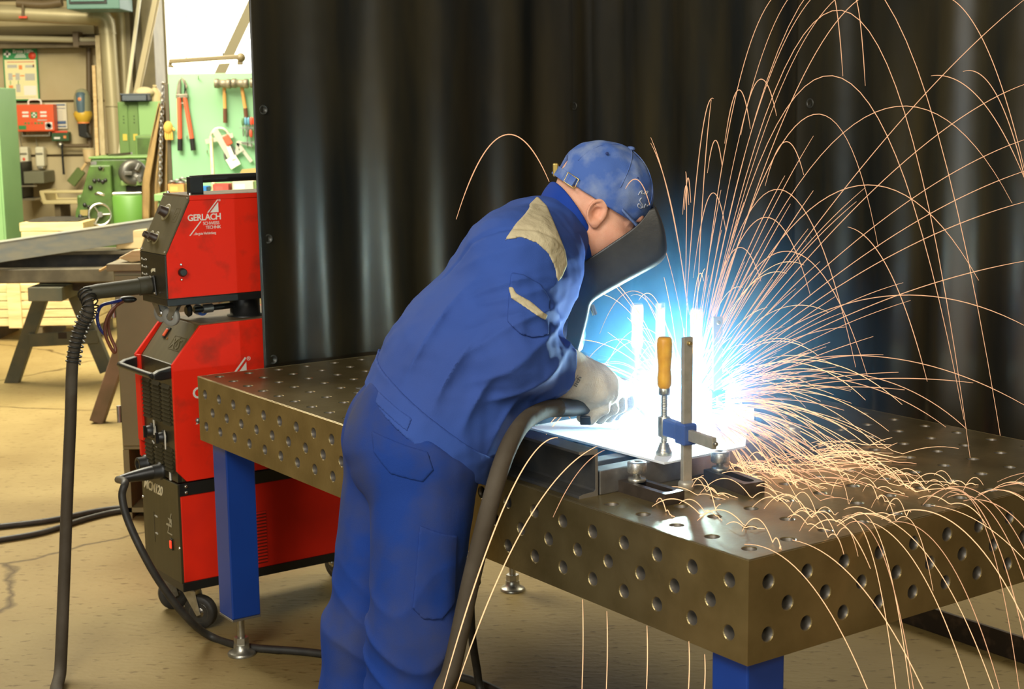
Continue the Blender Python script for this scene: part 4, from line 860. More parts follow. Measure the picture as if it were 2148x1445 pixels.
# wooden straight edge leaning in front
tag(MB().bar(Vector((bx(459), YB-.30, bz(399))), Vector((bx(444), YB-.05, bz(288))), .035, .02, (1,0,0)).build('wooden_lath', mat('lath_wood', (0.75,0.60,0.36), .6, 0, (0.62,0.45,0.22), 5, stretch=(8,8,1)), bevel=.002), 'pale wooden lath leaning upright against the tool board', 'lath')
for i, (px, py) in enumerate(((512,263),(518,262),(524,262),(530,262),(536,262),(520,287),(528,288))):
    col = [(0.10,0.20,0.09),(0.12,0.30,0.42),(0.10,0.28,0.40),(0.70,0.08,0.04),(0.70,0.08,0.04),(0.10,0.13,0.10),(0.6,0.08,0.04)][i]
    lb = ['dark green handled screwdriver at the left end of the rack','blue handled screwdriver second in the rack','darker blue handled screwdriver third in the rack','red handled screwdriver fourth in the rack','red handled screwdriver at the right end of the rack','dark screwdriver in the lower rack','red screwdriver in the lower rack'][i]
    sd = thing('screwdriver', lb, 'screwdriver', tuple(bp_(px, py)), group='screwdrivers in the rack')
    MB().lathe([(.006,.045),(.011,.035),(.012,.0),(.008,-.012),(.004,-.015)], T(0,-.02,.01), 10).build('handle', mat('driver_%d' % i, col, .35), sd); MB().cyl((0,-.02,-.005), (0,-.02,-.085), .004, n=8).build('shaft', CHROME, sd)
rk = thing('screwdriver_rack', 'steel rack holding screwdrivers at the curtain edge', 'rack', tuple(bp_(522,268)))
MB().box(-.065, .12, -.035, .0, -.006, 0).build('upper_bar', GREYSTEEL, rk); MB().box(-.055, .12, -.035, .0, -.115, -.109).build('lower_bar', GREYSTEEL, rk)
# boxes on the workbench
zt_ = zb_
def crate(name, lbl, cat, px0, px1, py0, col, y, d=.14):
    a = bx(px0); b = bx(px1); h = bz(py0) - zt_
    t_ = thing(name, lbl, cat, (a, YB-.42+y, zt_)); M_ = mat('box_%s_%d' % (name, px0), col, .6)
    MB().box(0, b-a, 0, d, 0, .006).box(0, b-a, 0, .006, 0, h).box(0, b-a, d-.006, d, 0, h).box(0, .006, 0, d, 0, h).box(b-a-.006, b-a, 0, d, 0, h).build('tray', M_, t_, .001)
    MB().box(.02, (b-a)*.6, -.001, 0, h*.25, h*.75).build('label', mat('lbl_%d' % px0, tuple(min(1, c*1.4) for c in col), .6), t_)
    return t_
crate('cardboard_box', 'orange cardboard tray of odds and ends on the bench', 'box', 371, 406, 380, (0.62,0.26,0.08), .0)
crate('blue_box', 'low blue plastic box beside the handle of the wire feeder', 'box', 426, 450, 386, (0.02,0.16,0.5), .03)
crate('red_box', 'dark red box on the bench near the curtain', 'box', 462, 496, 381, (0.42,0.06,0.05), .02)
crate('white_box', 'cream carton with green print on the bench near the curtain', 'box', 500, 545, 376, (0.70,0.62,0.45), .04)
for i, (px, py) in enumerate(((378,379),(386,376),(394,380),(402,372))):
    o = ring(MB(), (0,0,0), .035, .008, Matrix.Rotation(1.1, 4, 'X') @ Matrix.Rotation(i*.8, 4, 'Y')).build('wire_coil', GREYSTEEL, loc=(bx(px), YB-.35, bz(py)+.0)); tag(o, 'small coil of grey wire lying in the orange cardboard tray', 'wire', 'wire coils in the cardboard tray')
tag(MB().prism([(0,0),(.14,0),(.16,.07),(.03,.06)], 0, .004, T(bx(505), YB-.2, zt_+.10) @ RX).build('open_flap', mat('flap_card', (0.46,0.32,0.12), .7)), 'brown cardboard flap standing up behind the cream carton', 'cardboard')
# hanging fluorescent lamp
YF = 11.2
fl = thing('fluorescent_lamp', 'hanging fluorescent tube lamp above the tool board', 'lamp', (0, 0, 0))
MB().bar(at(356,129,YF), at(506,119,YF), .06, .035).build('housing', mat('lamp_housing', (0.16,0.125,0.06), .5), fl, .008)
TUBE = mat('lamp_tube', (1,1,.9), .5, emit=7.0, ecol=(1.0,.93,.66))
MB().tube([at(362,135,YF), at(500,126,YF)], .017, 10, 1).build('tube', TUBE, fl)
for (a, b) in (((360,130),(359,142)), ((503,119),(504,136))): MB().bar(at(*a,YF), at(*b,YF), .03, .04).build('socket', MATS['lamp_housing'], fl, .004)
MB().sphere(at(505,121,YF), .035).build('end_knob', MATS['lamp_housing'], fl)
for (a, b) in (((456,-330),(468,121)), ((391,-330),(391,126))): MB().tube([at(*a,YF), at(*b,YF)], .004, 6, 1).build('hanger', BLACKP, fl)
# ================================================================ MIDDLE DISTANCE
# pallet crate of pale boards behind the trestle
YC = 11.2
x0, x1, z0, z1 = rect(-60, 595, 205, 706, YC)
pc = thing('wooden_crate', 'pale wooden plank crate on the floor behind the trestle', 'crate', (x0, YC, 0)); cw_ = x1-x0; hz_ = z1
WOODC = mat('crate_wood', (0.86,0.68,0.36), .6, 0, (0.72,0.52,0.24), 4, stretch=(1,8,8))
for k in range(5):
    zz0 = .11 + k*(hz_-.11)/5
    MB().box(0, cw_, 0, .02, zz0+.004, zz0+(hz_-.11)/5-.004).build('plank', WOODC, pc, .003)
    MB().box(cw_-.02, cw_, .02, .6, zz0+.004, zz0+(hz_-.11)/5-.004).build('plank', WOODC, pc, .003)
for x in (.28, cw_-.14): MB().box(x, x+.10, -.02, 0, .10, hz_+.01).build('batten', WOODC, pc, .003)
for x in (.05, cw_/2-.05, cw_-.15): MB().box(x, x+.1, .0, .6, 0, .10).build('runner', BEAMD, pc)
MB().box(.02, cw_-.02, .02, .6, hz_-.02, hz_).build('lid', WOODC, pc)
# stack of boards further back, seen above the beams
x0, x1, z0, z1 = rect(36, 456, 170, 482, 11.9)
bs = thing('board_stack', 'stack of pale boards with a dark sheet on top beside the green locker', 'boards', (x0, 11.95, 0))
for k in range(9): MB().box(0+.01*(k % 2), x1-x0-.012*(k % 3), 0, .5, z1-.04-(k+1)*.072, z1-.045-k*.072).build('board', WOODC, bs, .003)
MB().box(.05, x1-x0-.05, .05, .5, z1-.04, z1-.03).build('dark_sheet', DARKSTEEL, bs); MB().box(.1, x1-x0-.1, .05, .45, 0, z1-.04-9*.072).build('stand', BEAMD, bs)
# trestles
TRS = mat('trestle_paint', (0.075,0.078,0.052), .6, 0, (0.12,0.105,0.06), 8)
def bar2(p, a, b, w, d, mt, nm, par): return MB().bar(a, b, w, d, (0,1,0)).build(nm, mt, par, .004)
Yt = 9.45
t1 = thing('steel_trestle', 'dark green steel trestle carrying the long steel beams', 'trestle', (0,0,0))
for Yo in (0, .0):
    pass
for (a, b) in (((95,600),(24,808)), ((150,600),(225,778))): bar2(t1, at(*b, Yt), at(*a, Yt), .085, .06, TRS, 'leg', t1)
bar2(t1, at(88,606,Yt-.18), at(158,606,Yt-.18), .085, .56, TRS, 'head_plate', t1); bar2(t1, at(60,714,Yt-.05), at(205,706,Yt-.05), .085, .012, TRS, 'cross_brace', t1)
bar2(t1, at(122,704,Yt-.057), at(140,704,Yt-.057), .04, .004, RUST, 'rust_patch', t1)
t2 = thing('rusty_trestle', 'brown rusty trestle standing beside the olive cabinet', 'trestle', (0,0,0))
RB = mat('rusty_brown', (0.19,0.105,0.06), .75, 0, (0.12,0.075,0.035), 6)
Yr = 8.15
bar2(t2, at(204,884,Yr), at(278,665,Yr), .075, .07, RB, 'leg', t2); bar2(t2, at(352,870,Yr), at(288,665,Yr), .075, .07, RB, 'leg', t2); bar2(t2, at(270,662,Yr), at(296,660,Yr), .09, .09, RB, 'head_plate', t2)
# long beams on the trestles
ibm = thing('steel_i_beam', 'dark steel I-beam lying on the trestle', 'steel beam', (0,0,0))
a = at(-160,550,9.3); b = at(330,540,9.3); b.z = a.z = (a.z+b.z)/2
zt2, zb2 = at(100,524,9.3).z, at(100,585,9.3).z
MB().box(a.x, b.x, 9.30, 9.34, zb2, zt2).build('web', DARKSTEEL, ibm); 
BEAML = mat('beam_flange', (0.16,0.135,0.085), .5, .3, (0.10,0.085,0.055), 10)
MB().box(a.x, b.x, 9.18, 9.44, zt2-.022, zt2).build('flange', BEAML, ibm, .003); MB().box(a.x, b.x, 9.18, 9.44, zb2-.012, zb2+.01).build('flange', BEAML, ibm, .003)
hb_ = MB().box(at(-160,0,9.05).x, at(300,0,9.05).x, 9.02, 9.12, at(100,592,9.05).z, at(100,563,9.05).z).build('square_tube', BEAML, bevel=.006); tag(hb_, 'brown square steel tube lying on the trestle in front of the I-beam', 'steel tube')
MB().bar(at(120,592,9.25), at(310,605,9.25), .08, .06, (0,1,0)).build('support_beam', RUST, t1)
fb = thing('steel_channel', 'long blue grey steel channel lying slantwise on the beams', 'steel beam', (0,0,0))
BG = mat('blue_grey_steel', (0.20,0.215,0.20), .45, .3, (0.27,0.26,0.20), 5, stretch=(1,6,6))
a = at(-140,528,8.95); b = at(345,456,9.3); 
MB().bar(a, b, .13, .008, (0,0,1)).bar(a+Vector((0,-.06,-.06)), b+Vector((0,-.06,-.06)), .008, .12, (0,0,1)).build('profile', BG, fb, .002)
MB().bar(a+Vector((1.0,-.06,-.12)).lerp(Vector((1.0,-.06,-.12)),0), b+Vector((0,-.066,-.115)), .012, .012).build('rusty_edge', mat('rust_line', (0.34,0.20,0.07), .7), fb)
wbk = thing('wooden_block', 'pale wooden box section block standing on the I-beam', 'wood block', (0,0,0))
m_ = MB(); m_.prism([(at(216,0,9.19).x, at(0,525,9.19).z), (at(270,0,9.19).x, at(0,525,9.19).z), (at(284,0,9.19).x, at(0,484,9.19).z), (at(230,0,9.19).x, at(0,489,9.19).z), (at(217,0,9.19).x, at(0,510,9.19).z)], -9.22, -9.19, IMG); m_.build('front', WOODC, wbk, .004)
m_ = MB(); m_.prism([(at(216,0,9.19).x, at(0,525,9.19).z), (at(228,0,9.19).x, at(0,522,9.19).z), (at(232,0,9.19).x, at(0,488,9.19).z), (at(217,0,9.19).x, at(0,510,9.19).z)], -9.36, -9.22, IMG); m_.build('end', WOODL, wbk, .004)
# olive cabinet behind the machines
oc = thing('olive_cabinet', 'olive steel cabinet with open base behind the red machines', 'cabinet', (at(250,800,6.15).x, 6.15, 0))
OLC = mat('olive_cabinet_paint', (0.20,0.17,0.075), .5, 0, (0.165,0.138,0.06), 5)
hc_ = at(260,552,6.15).z
MB().box(.0, .44, .0, .42, .30, hc_-.03).build('body', OLC, oc, .004); 
MB().box(0, .025, 0, .42, 0, .30).build('side_post', OLC, oc); MB().box(.415, .44, 0, .42, 0, .30).build('side_post', OLC, oc); MB().box(0, .44, .0, .42, .03, .05).build('bottom_shelf', OLC, oc); MB().box(.025, .415, .40, .42, .05, .30).build('back', BLACKP, oc)
d_ = MB().box(.006, .43, -.018, -.002, .32, hc_-.05).build('door', OLC, oc, .003)
for z in (.42, .86): MB().cyl((-.004,-.012,z), (-.004,-.012,z+.07), .010, n=10).build('hinge', GREYSTEEL, oc)
MB().box(-.02, .46, -.03, .44, hc_-.03, hc_).build('top', mat('olive_top', (0.25,0.20,0.095), .6, 0, (0.15,0.115,0.05), 9), oc, .003)
wo = MB().prism([(0,.02),(.05,.0),(.34,.035),(.34,.06),(.06,.05)], -.03, .03, T(at(238,535,6.1).x, 6.2, hc_) @ RX).build('wooden_tool', WOODL, bevel=.006); tag(wo, 'brown wooden tool handle lying on the olive cabinet', 'tool handle')
# ================================================================ ON THE BENCH
def bench_thing(name, label, cat, s, t, z=TZ, group=None, turn=0.0): return thing(name, label, cat, tw(s, t, z), rot + turn, group)
ch = bench_thing('channel_section', 'dark steel channel section lying along the front of the bench', 'steel channel', .95, .02)
m_ = MB(); L = .93
pr = [(0,0),(.050,0),(.050,.100),(0,.100),(.001,.094),(.010,.0915),(.040,.0895),(.0435,.086),(.0435,.014),(.040,.0105),(.010,.0085),(.001,.006)]
m_.prism(pr, 0, L, YZ); m_.build('profile', DARKSTEEL, ch, .001)
MB().prism(pr, L, L+.0008, YZ).build('cut_end', mat('sawn_steel', (0.30,0.27,0.23), .45, .6), ch)
for (nm, lb, s0, s1, t0, t1, h, mt) in (('flat_bar', 'grey flat steel bar supporting the plate beside the channel end', 1.842, 1.882, .075, .62, .052, GREYSTEEL), ('flat_bar', 'second grey steel bar standing under the bright plate', 1.765, 1.80, .085, .60, .050, GREYSTEEL), ('flat_bar', 'dark steel bar under the left edge of the plate near the glove', 1.395, 1.445, .08, .62, .058, DARKSTEEL)):
    o = bench_thing(nm, lb, 'steel bar', s0, t0, group='bars under the work plate')
    MB().box(0, s1-s0, 0, t1-t0, 0, h).build('bar', mt, o, .002)
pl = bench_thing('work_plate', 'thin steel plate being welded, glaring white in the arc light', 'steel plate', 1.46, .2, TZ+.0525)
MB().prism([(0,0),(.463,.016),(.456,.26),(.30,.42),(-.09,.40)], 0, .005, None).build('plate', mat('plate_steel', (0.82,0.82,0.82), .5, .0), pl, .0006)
up = bench_thing('upright_plate', 'upright steel rib tack-welded on the plate behind the arc', 'steel plate', 1.52, .60, TZ+.0575)
MB().box(0, .28, 0, .006, 0, .05).build('rib', GREYSTEEL, up)
KN = mat('knurled_steel', (0.58,0.57,0.54), .38, .85, (0.40,0.39,0.37), 420)
BLOCK = mat('black_oxide_block', (0.055,0.042,0.032), .38, .5, (0.085,0.065,0.05), 30)
def stop_block(label, s, t, turn=0.0, ks=-.055):
    o = bench_thing('stop_block', label, 'clamping stop', s, t, group='slotted stops on the bench', turn=turn)
    m_ = MB(); a = .075; b = .026; h = .025; r = .0125
    # slotted bar: outer rectangle with a long rounded slot
    n = 8; inner = []
    for k in range(n+1): q = -PI/2+PI*k/n; inner.append((.052+r*math.cos(q), r*math.sin(q)))
    for k in range(n+1): q = PI/2+PI*k/n; inner.append((-.052+r*math.cos(q), r*math.sin(q)))
    half = [(.052,-b),((.052+a)/2,-b),(a,-b),(a,-b/2),(a,0),(a,b/2),(a,b),((.052+a)/2,b),(.052,b)]
    outer = half + [(-x,-y) for x, y in half]
    N = len(inner); V = [(x,y,h) for x,y in outer]+[(x,y,h) for x,y in inner]+[(x,y,0) for x,y in outer]+[(x,y,0) for x,y in inner]; Fq = []
    for k in range(N):
        k2 = (k+1) % N; Fq += [(k,k2,N+k2,N+k), (N+k,N+k2,3*N+k2,3*N+k), (2*N+k,2*N+k2,k2,k)]
    m_.add(V, Fq)
    bd = m_.build('slotted_bar', BLOCK, o)
    MB().lathe([(.0185,h),(.0195,h+.003),(.0185,h+.008),(.008,h+.009),(.008,h+.020)], T(ks,0,0), 24).build('washer', ZINC, o)
    MB().lathe([(.019,h+.019),(.0205,h+.021),(.0205,h+.040),(.019,h+.042),(.006,h+.042),(.005,h+.036),(.001,h+.036)], T(ks,0,0), 32).build('knurled_knob', KN, o)
stop_block('nearest slotted stop with bright knurled knob in front of the channel end', 1.957, .150, 0.0, -.045)
stop_block('second slotted stop amid the sparks right of the front clamp', 2.000, .345, -.15, -.050)
stop_block('farthest slotted stop half lost in the sparks behind the plate', 1.84, .66, .3, .02)
# screw clamps
HY = mat('yellow_handle', (0.72,0.36,0.03), .42, 0, (0.62,0.28,0.02), 40); CB = mat('clamp_blue', (0.05,0.10,0.30), .4); CST = mat('clamp_steel', (0.46,0.42,0.34), .4, .4, (0.38,0.35,0.28), 50)
def clamp(label, px_, py_, sx_, sy_, ztop, zarm, zfoot, hz, ex):
    P = Vector((px_, py_, 0)); S = Vector((sx_, sy_, 0)); d = (P - S).normalized(); n_ = Vector((-d.y, d.x, 0))
    c = thing('screw_clamp', label, 'clamp', (px_, py_, TZ), math.atan2(d.y, d.x), 'screw clamps on the bench'); dist = (P-S).length; z = -TZ
    MB().box(-.006, .006, -.011, .011, .012, ztop+z).build('post', CST, c, .0012)
    MB().lathe([(.0165,0),(.0175,.003),(.0175,.014),(.015,.018),(.010,.020)], None, 24).build('boss', CST, c)
    MB().lathe([(.0045,0),(.0045,.008),(.003,.009)], T(.006,0,ztop+z-.012) @ AX((1,0,0)), 12).build('stop_pin', mat('brass', (0.5,0.36,0.14), .35, .8), c)
    MB().box(-dist*.55, ex, -.0055, .0055, zarm+z-.012, zarm+z+.012).build('arm', CST, c, .001)
    MB().lathe([(.004,0),(.0045,.002),(.0045,.008),(.003,.009)], T(ex,0,zarm+z) @ AX((1,0,0)), 12).build('stop_pin', ZINC, c)
    MB().box(-dist+.010, -.016, -.012, .012, zarm+z-.018, zarm+z+.020).box(-.022, .016, -.017, .017, zarm+z-.022, zarm+z+.024).build('slider', CB, c, .004)
    X0 = T(-dist, 0, 0)
    MB().lathe([(.0125,zarm+z-.022),(.0135,zarm+z-.020),(.0135,zarm+z+.020),(.0125,zarm+z+.022)], X0, 18).build('threaded_collar', ZINC, c)
    prof = []; zz_ = zfoot+z+.018; top_ = hz+z-.110
    while zz_ < top_: prof += [(.0062,zz_),(.0078,zz_+.0016),(.0062,zz_+.0032)]; zz_ += .0036
    MB().lathe(prof, X0, 14).build('spindle', ZINC, c)
    MB().lathe([(.0175,zfoot+z),(.0180,zfoot+z+.006),(.0155,zfoot+z+.010),(.0145,zfoot+z+.011),(.0145,zfoot+z+.015),(.0125,zfoot+z+.016),(.0125,zfoot+z+.021),(.0105,zfoot+z+.022),(.0105,zfoot+z+.027),(.008,zfoot+z+.028)], X0, 24).build('pressure_foot', ZINC, c)
    MB().lathe([(.010,top_-.016),(.0125,top_-.015),(.0125,top_-.002),(.011,top_)], X0, 18).build('ferrule', ZINC, c)
    h0 = hz+z-.110
    MB().lathe([(.012,h0),(.0150,h0+.006),(.0155,h0+.022),(.0135,h0+.040),(.0140,h0+.052),(.0160,h0+.070),(.0165,h0+.095),(.0155,h0+.106),(.0130,h0+.110),(.001,h0+.110)], X0, 24).build('handle', HY, c)
p_ = tw(1.955, .25); s_ = tw(1.868, .264)
clamp('nearest screw clamp with amber wooden handle and blue slider', p_.x, p_.y, s_.x, s_.y, 1.217, 1.010, TZ+.0575, 1.205, .105)
clamp('rear left screw clamp whose pale handle glares behind the arc', .362, 3.63, .311, 3.70, 1.222, 1.03, TZ+.001, 1.212, .03)
clamp('rear right screw clamp with glaring handle and grey post among the sparks', .474, 3.43, .452, 3.64, 1.214, 1.02, TZ+.001, 1.206, .03)
# small bracket and plate lost in the glare behind
bk_ = thing('steel_bracket', 'small upright steel bracket glaring white right of the arc', 'bracket', tuple(onz(1540,873,TZ)), rot)
MB().box(-.024,.024,-.006,.006,.052,.064).build('bridge', ZINC, bk_, .002)
for x in (-.018,.018): MB().box(x-.006,x+.006,-.006,.006,0,.054).build('upright', ZINC, bk_, .002)
sp2 = thing('standing_plate', 'thin steel plate standing upright on the bench behind the sparks', 'steel plate', tuple(onz(1580,852,TZ)), 0)
MB().box(-.055,.055,-.004,.004,0,.066).build('plate', GREYSTEEL, sp2, .001)
# torch
ARC = onz(1418, 884, TZ+.075)
tip = onz(1366, 876, TZ+.085)
to = thing('welding_torch', 'welding torch with curved brass neck held in the right glove', 'torch', (0,0,0))
h0 = at(1160,857,3.14); h1 = at(1235,850,3.28); h2 = at(1290,834,3.38)
MB().tube([h0, h0.lerp(h1,.5), h1, h2], .019, 14, 4, rs=[.0185,.021,.019,.017]).build('grip', BLACKP, to)
MB().tube([h2-Vector((.004,.004,0)), at(1306,828,3.40)], .020, 14, 1).build('collar', mat('torch_collar', (0.05,0.055,0.06), .5), to)
MB().tube([at(1300,828,3.395), at(1320,832,3.43), at(1340,850,3.46), tip.lerp(at(1340,850,3.46),.3)], .0095, 12, 5).build('neck', mat('torch_brass', (0.62,0.46,0.28), .35, .6), to)
MB().tube([tip.lerp(at(1340,850,3.46),.35), tip], .012, 14, 1, rs=[.0125,.0095]).build('nozzle', mat('torch_copper', (0.55,0.38,0.26), .35, .8), to)
MB().box(-.012, .012, -.006, .006, -.02, .0, T(*at(1228,872,3.25))).build('trigger', BLACKP, to, .003)
# the arc itself: a small bead of plasma and its light
ao = thing('welding_arc', 'blinding white welding arc at the tip of the torch', 'welding arc', ARC)
MB().sphere((0,0,0), (.012,.012,.016)).build('plasma', mat('arc_plasma', (1,1,1), .5, emit=900.0, ecol=(.72,.86,1.0)), ao)
ld = bpy.data.lights.new('arc_light', 'POINT'); ld.energy = 82; ld.color = (.36,.68,1.0); ld.shadow_soft_size = .016
lo_ = bpy.data.objects.new('arc_light', ld); COL.objects.link(lo_); lo_.parent = ao; lo_.location = (0,0,.048)
# ================================================================ IMPLICIT SURFACES (clothes and body)
def V3(p): return np.array([p[0], p[1], p[2]], float)
def rc(P, a, b, ra, rb):
    a = V3(a); b = V3(b); ab = b-a; t = np.clip(((P-a) @ ab)/(ab @ ab), 0, 1)
    return np.linalg.norm(P - a - t[:,None]*ab, axis=1) - (ra + t*(rb-ra))
def smin(a, b, k):
    h = np.clip(.5+.5*(b-a)/k, 0, 1); return b*(1-h)+a*h-k*h*(1-h)
def smax(a, b, k): return -smin(-a, -b, k)
def ell(P, c, r, R=None):
    q = P - V3(c)
    if R is not None: q = q @ R               # R: columns are the ellipsoid's axes in world space
    r = np.array(r, float); k0 = np.linalg.norm(q/r, axis=1); k1 = np.linalg.norm(q/(r*r), axis=1)
    return k0*(k0-1)/np.maximum(k1, 1e-9)
def rbox(P, c, h, R=None, rad=.004):
    q = P - V3(c)
    if R is not None: q = q @ R
    q = np.abs(q) - (np.array(h, float)-rad)
    return np.linalg.norm(np.maximum(q, 0), axis=1) + np.minimum(q.max(axis=1), 0) - rad
def chain(P, pts, rs, k=.02):
    d = None
    for i in range(len(pts)-1):
        e = rc(P, pts[i], pts[i+1], rs[i], rs[i+1]); d = e if d is None else smin(d, e, k)
    return d
def poly2(X, Z, poly):
    """signed distance to a polygon in the X-Z plane"""
    d = np.full(X.shape, 1e9); s = np.ones(X.shape); n = len(poly)
    for i in range(n):
        ax, az = poly[i]; bx_, bz_ = poly[(i-1) % n]
        ex, ez = bx_-ax, bz_-az; wx, wz = X-ax, Z-az
        t = np.clip((wx*ex+wz*ez)/(ex*ex+ez*ez+1e-12), 0, 1); d = np.minimum(d, (wx-ex*t)**2+(wz-ez*t)**2)
        c1 = Z >= az; c2 = Z < bz_; c3 = ex*wz > ez*wx
        f = (c1 & c2 & c3) | (~c1 & ~c2 & ~c3); s = np.where(f, -s, s)
    return s*np.sqrt(d)
_rn = np.random.RandomState(5); _DIR = _rn.normal(size=(14,3)); _DIR /= np.linalg.norm(_DIR, axis=1)[:,None]; _PH = _rn.uniform(0, 6.28, 14)
def wob(P, wl, st=(1,1,1)):
    Q = P*np.array(st); o = 0
    for i in range(14): o = o + np.sin((Q @ _DIR[i])*(6.283/(wl*(.7+.6*((i*37) % 14)/14))) + _PH[i] + 1.3*np.sin((Q @ _DIR[(i+5) % 14])*(3.1/wl)))
    return o/5.0
def surf(name, f, lo, hi, h, mt, parent, origin=(0,0,0), smooth_it=1, main=False, **kw):
    """surface nets over a sparse block grid"""
    lo = np.array(lo, float); hi = np.array(hi, float); bs = 8
    nb = np.ceil((hi-lo)/(h*bs)).astype(int)
    g = np.stack(np.meshgrid(*[np.arange(n) for n in nb], indexing='ij'), -1).reshape(-1, 3)
    cen = lo + (g+.5)*bs*h
    act = g[np.abs(f(cen)) < bs*h*1.35]
    st = nb*bs + 2
    off1 = np.stack(np.meshgrid(*[np.arange(bs+1)]*3, indexing='ij'), -1).reshape(-1, 3)
    vid = {}; VK = []; VP = []; EK = []
    c8 = np.array([[i, j, k] for i in (0,1) for j in (0,1) for k in (0,1)])
    edges = [(a, b) for a in range(8) for b in range(a+1, 8) if np.abs(c8[a]-c8[b]).sum() == 1]
    CH = 400; quads = []
    for s0 in range(0, len(act), CH):
        A = act[s0:s0+CH]; idx = A[:,None,:]*bs + off1[None]
        D = f((lo + idx.reshape(-1,3)*h)).reshape(len(A), bs+1, bs+1, bs+1)
        S = D < 0
        corner = np.stack([D[:, c[0]:bs+c[0], c[1]:bs+c[1], c[2]:bs+c[2]] for c in c8], -1)
        sg = corner < 0; m = sg.any(-1) & ~sg.all(-1)
        w = np.argwhere(m)
        if len(w) == 0: continue
        cv = corner[m]; acc = np.zeros((len(w),3)); cnt = np.zeros(len(w))
        for a, b in edges:
            da = cv[:,a]; db = cv[:,b]; x = (da < 0) != (db < 0); t = np.where(x, da/np.where(x, da-db, 1), 0)
            acc += x[:,None]*(c8[a]+t[:,None]*(c8[b]-c8[a])); cnt += x
        gi = A[w[:,0]]*bs + w[:,1:]
        VP.append(lo + (gi + acc/cnt[:,None])*h); VK.append((gi[:,0]*st[1]+gi[:,1])*st[2]+gi[:,2])
        for ax in range(3):
            sl = [slice(0,bs)]*3; s2 = list(sl); s2[ax] = slice(1,bs+1)
            a = S[(slice(None),)+tuple(sl)]; b = S[(slice(None),)+tuple(s2)]; x = np.argwhere(a != b)
            if len(x) == 0: continue
            fl_ = a[a != b]; gi = A[x[:,0]]*bs + x[:,1:]; u, v = (ax+1) % 3, (ax+2) % 3
            q = []
            for du, dv in ((0,0),(-1,0),(-1,-1),(0,-1)):
                e = gi.copy(); e[:,u] += du; e[:,v] += dv; q.append((e[:,0]*st[1]+e[:,1])*st[2]+e[:,2])
            q = np.stack(q, 1); q[~fl_] = q[~fl_][:, ::-1]; quads.append(q)
    K = np.concatenate(VK); PV = np.concatenate(VP); K, ui = np.unique(K, return_index=True); PV = PV[ui]
    Qd = np.concatenate(quads); ix = np.searchsorted(K, Qd); ix = np.clip(ix, 0, len(K)-1); ok = (K[ix] == Qd).all(1); ix = ix[ok]
    if main:                                   # keep the largest connected piece only
        L = np.arange(len(K)); ea = ix[:, [0,1,2,3]].ravel(); eb = ix[:, [1,2,3,0]].ravel()
        while True:
            M_ = L.copy(); np.minimum.at(M_, ea, L[eb]); np.minimum.at(M_, eb, L[ea]); M_ = M_[M_]
            if (M_ == L).all(): break
            L = M_
        big_ = np.bincount(L).argmax(); ix = ix[L[ix[:,0]] == big_]; us = np.unique(ix); rm = np.zeros(len(K), int); rm[us] = np.arange(len(us)); PV = PV[us]; ix = rm[ix]
    # a little smoothing towards neighbours
    for _ in range(smooth_it):
        s_ = np.zeros_like(PV); n_ = np.zeros(len(PV))
        for a, b in ((0,1),(1,2),(2,3),(3,0)):
            np.add.at(s_, ix[:,a], PV[ix[:,b]]); np.add.at(n_, ix[:,a], 1); np.add.at(s_, ix[:,b], PV[ix[:,a]]); np.add.at(n_, ix[:,b], 1)
        PV = .5*PV + .5*s_/np.maximum(n_,1)[:,None]
    PV = PV - np.array([origin[0], origin[1], origin[2]])
    me = bpy.data.meshes.new(name); me.vertices.add(len(PV)); me.vertices.foreach_set('co', PV.ravel())
    me.loops.add(ix.size); me.loops.foreach_set('vertex_index', ix.ravel().astype(np.int32))
    me.polygons.add(len(ix)); me.polygons.foreach_set('loop_start', np.arange(0, ix.size, 4, dtype=np.int32)); 
    me.update(calc_edges=True); me.polygons.foreach_set('use_smooth', [True]*len(ix)); me.validate()
    return link(name, me, mt, parent, **kw)
# ================================================================ THE WELDER
CLOTH = mat('blue_workwear', (0.036, 0.084, 0.33), 0.8, 0, (0.042, 0.070, 0.235), 3.0, 0.25, 900, spec=.15, detail=6, lo=.40, hi=.78)
CLOTHT = mat('blue_trousers', (0.012, 0.044, 0.235), 0.8, 0, (0.058, 0.060, 0.080), 5.5, 0.25, 900, spec=.15, detail=7, lo=.46, hi=.82)
BEIGE = mat('beige_cloth', (0.52, 0.45, 0.29), 0.85, 0, (0.46, 0.39, 0.25), 14, .4, 60, spec=.15)
LEATH = mat('pale_leather', (0.80, 0.73, 0.59), 0.85, 0, (0.54, 0.47, 0.37), 16, .3, 260, spec=.15, detail=7, lo=.42, hi=.75)
CAPM = mat('washed_blue_cap', (0.070, 0.140, 0.42), 0.85, 0, (0.22, 0.29, 0.48), 22, .2, 700, spec=.15, detail=6, lo=.42, hi=.72)
SKIN = mat('skin', (0.78, 0.42, 0.28), 0.5, 0, (0.72, 0.33, 0.21), 30, .15, 500, spec=.35, detail=5)
try:
    b_ = SKIN.node_tree.nodes['Principled BSDF']; b_.inputs['Subsurface Weight'].default_value = .12; b_.inputs['Subsurface Radius'].default_value = (.012,.005,.003); b_.inputs['Subsurface Scale'].default_value = 1.0
except Exception: pass
SHOE = mat('black_boot', (0.02,0.018,0.015), .5)
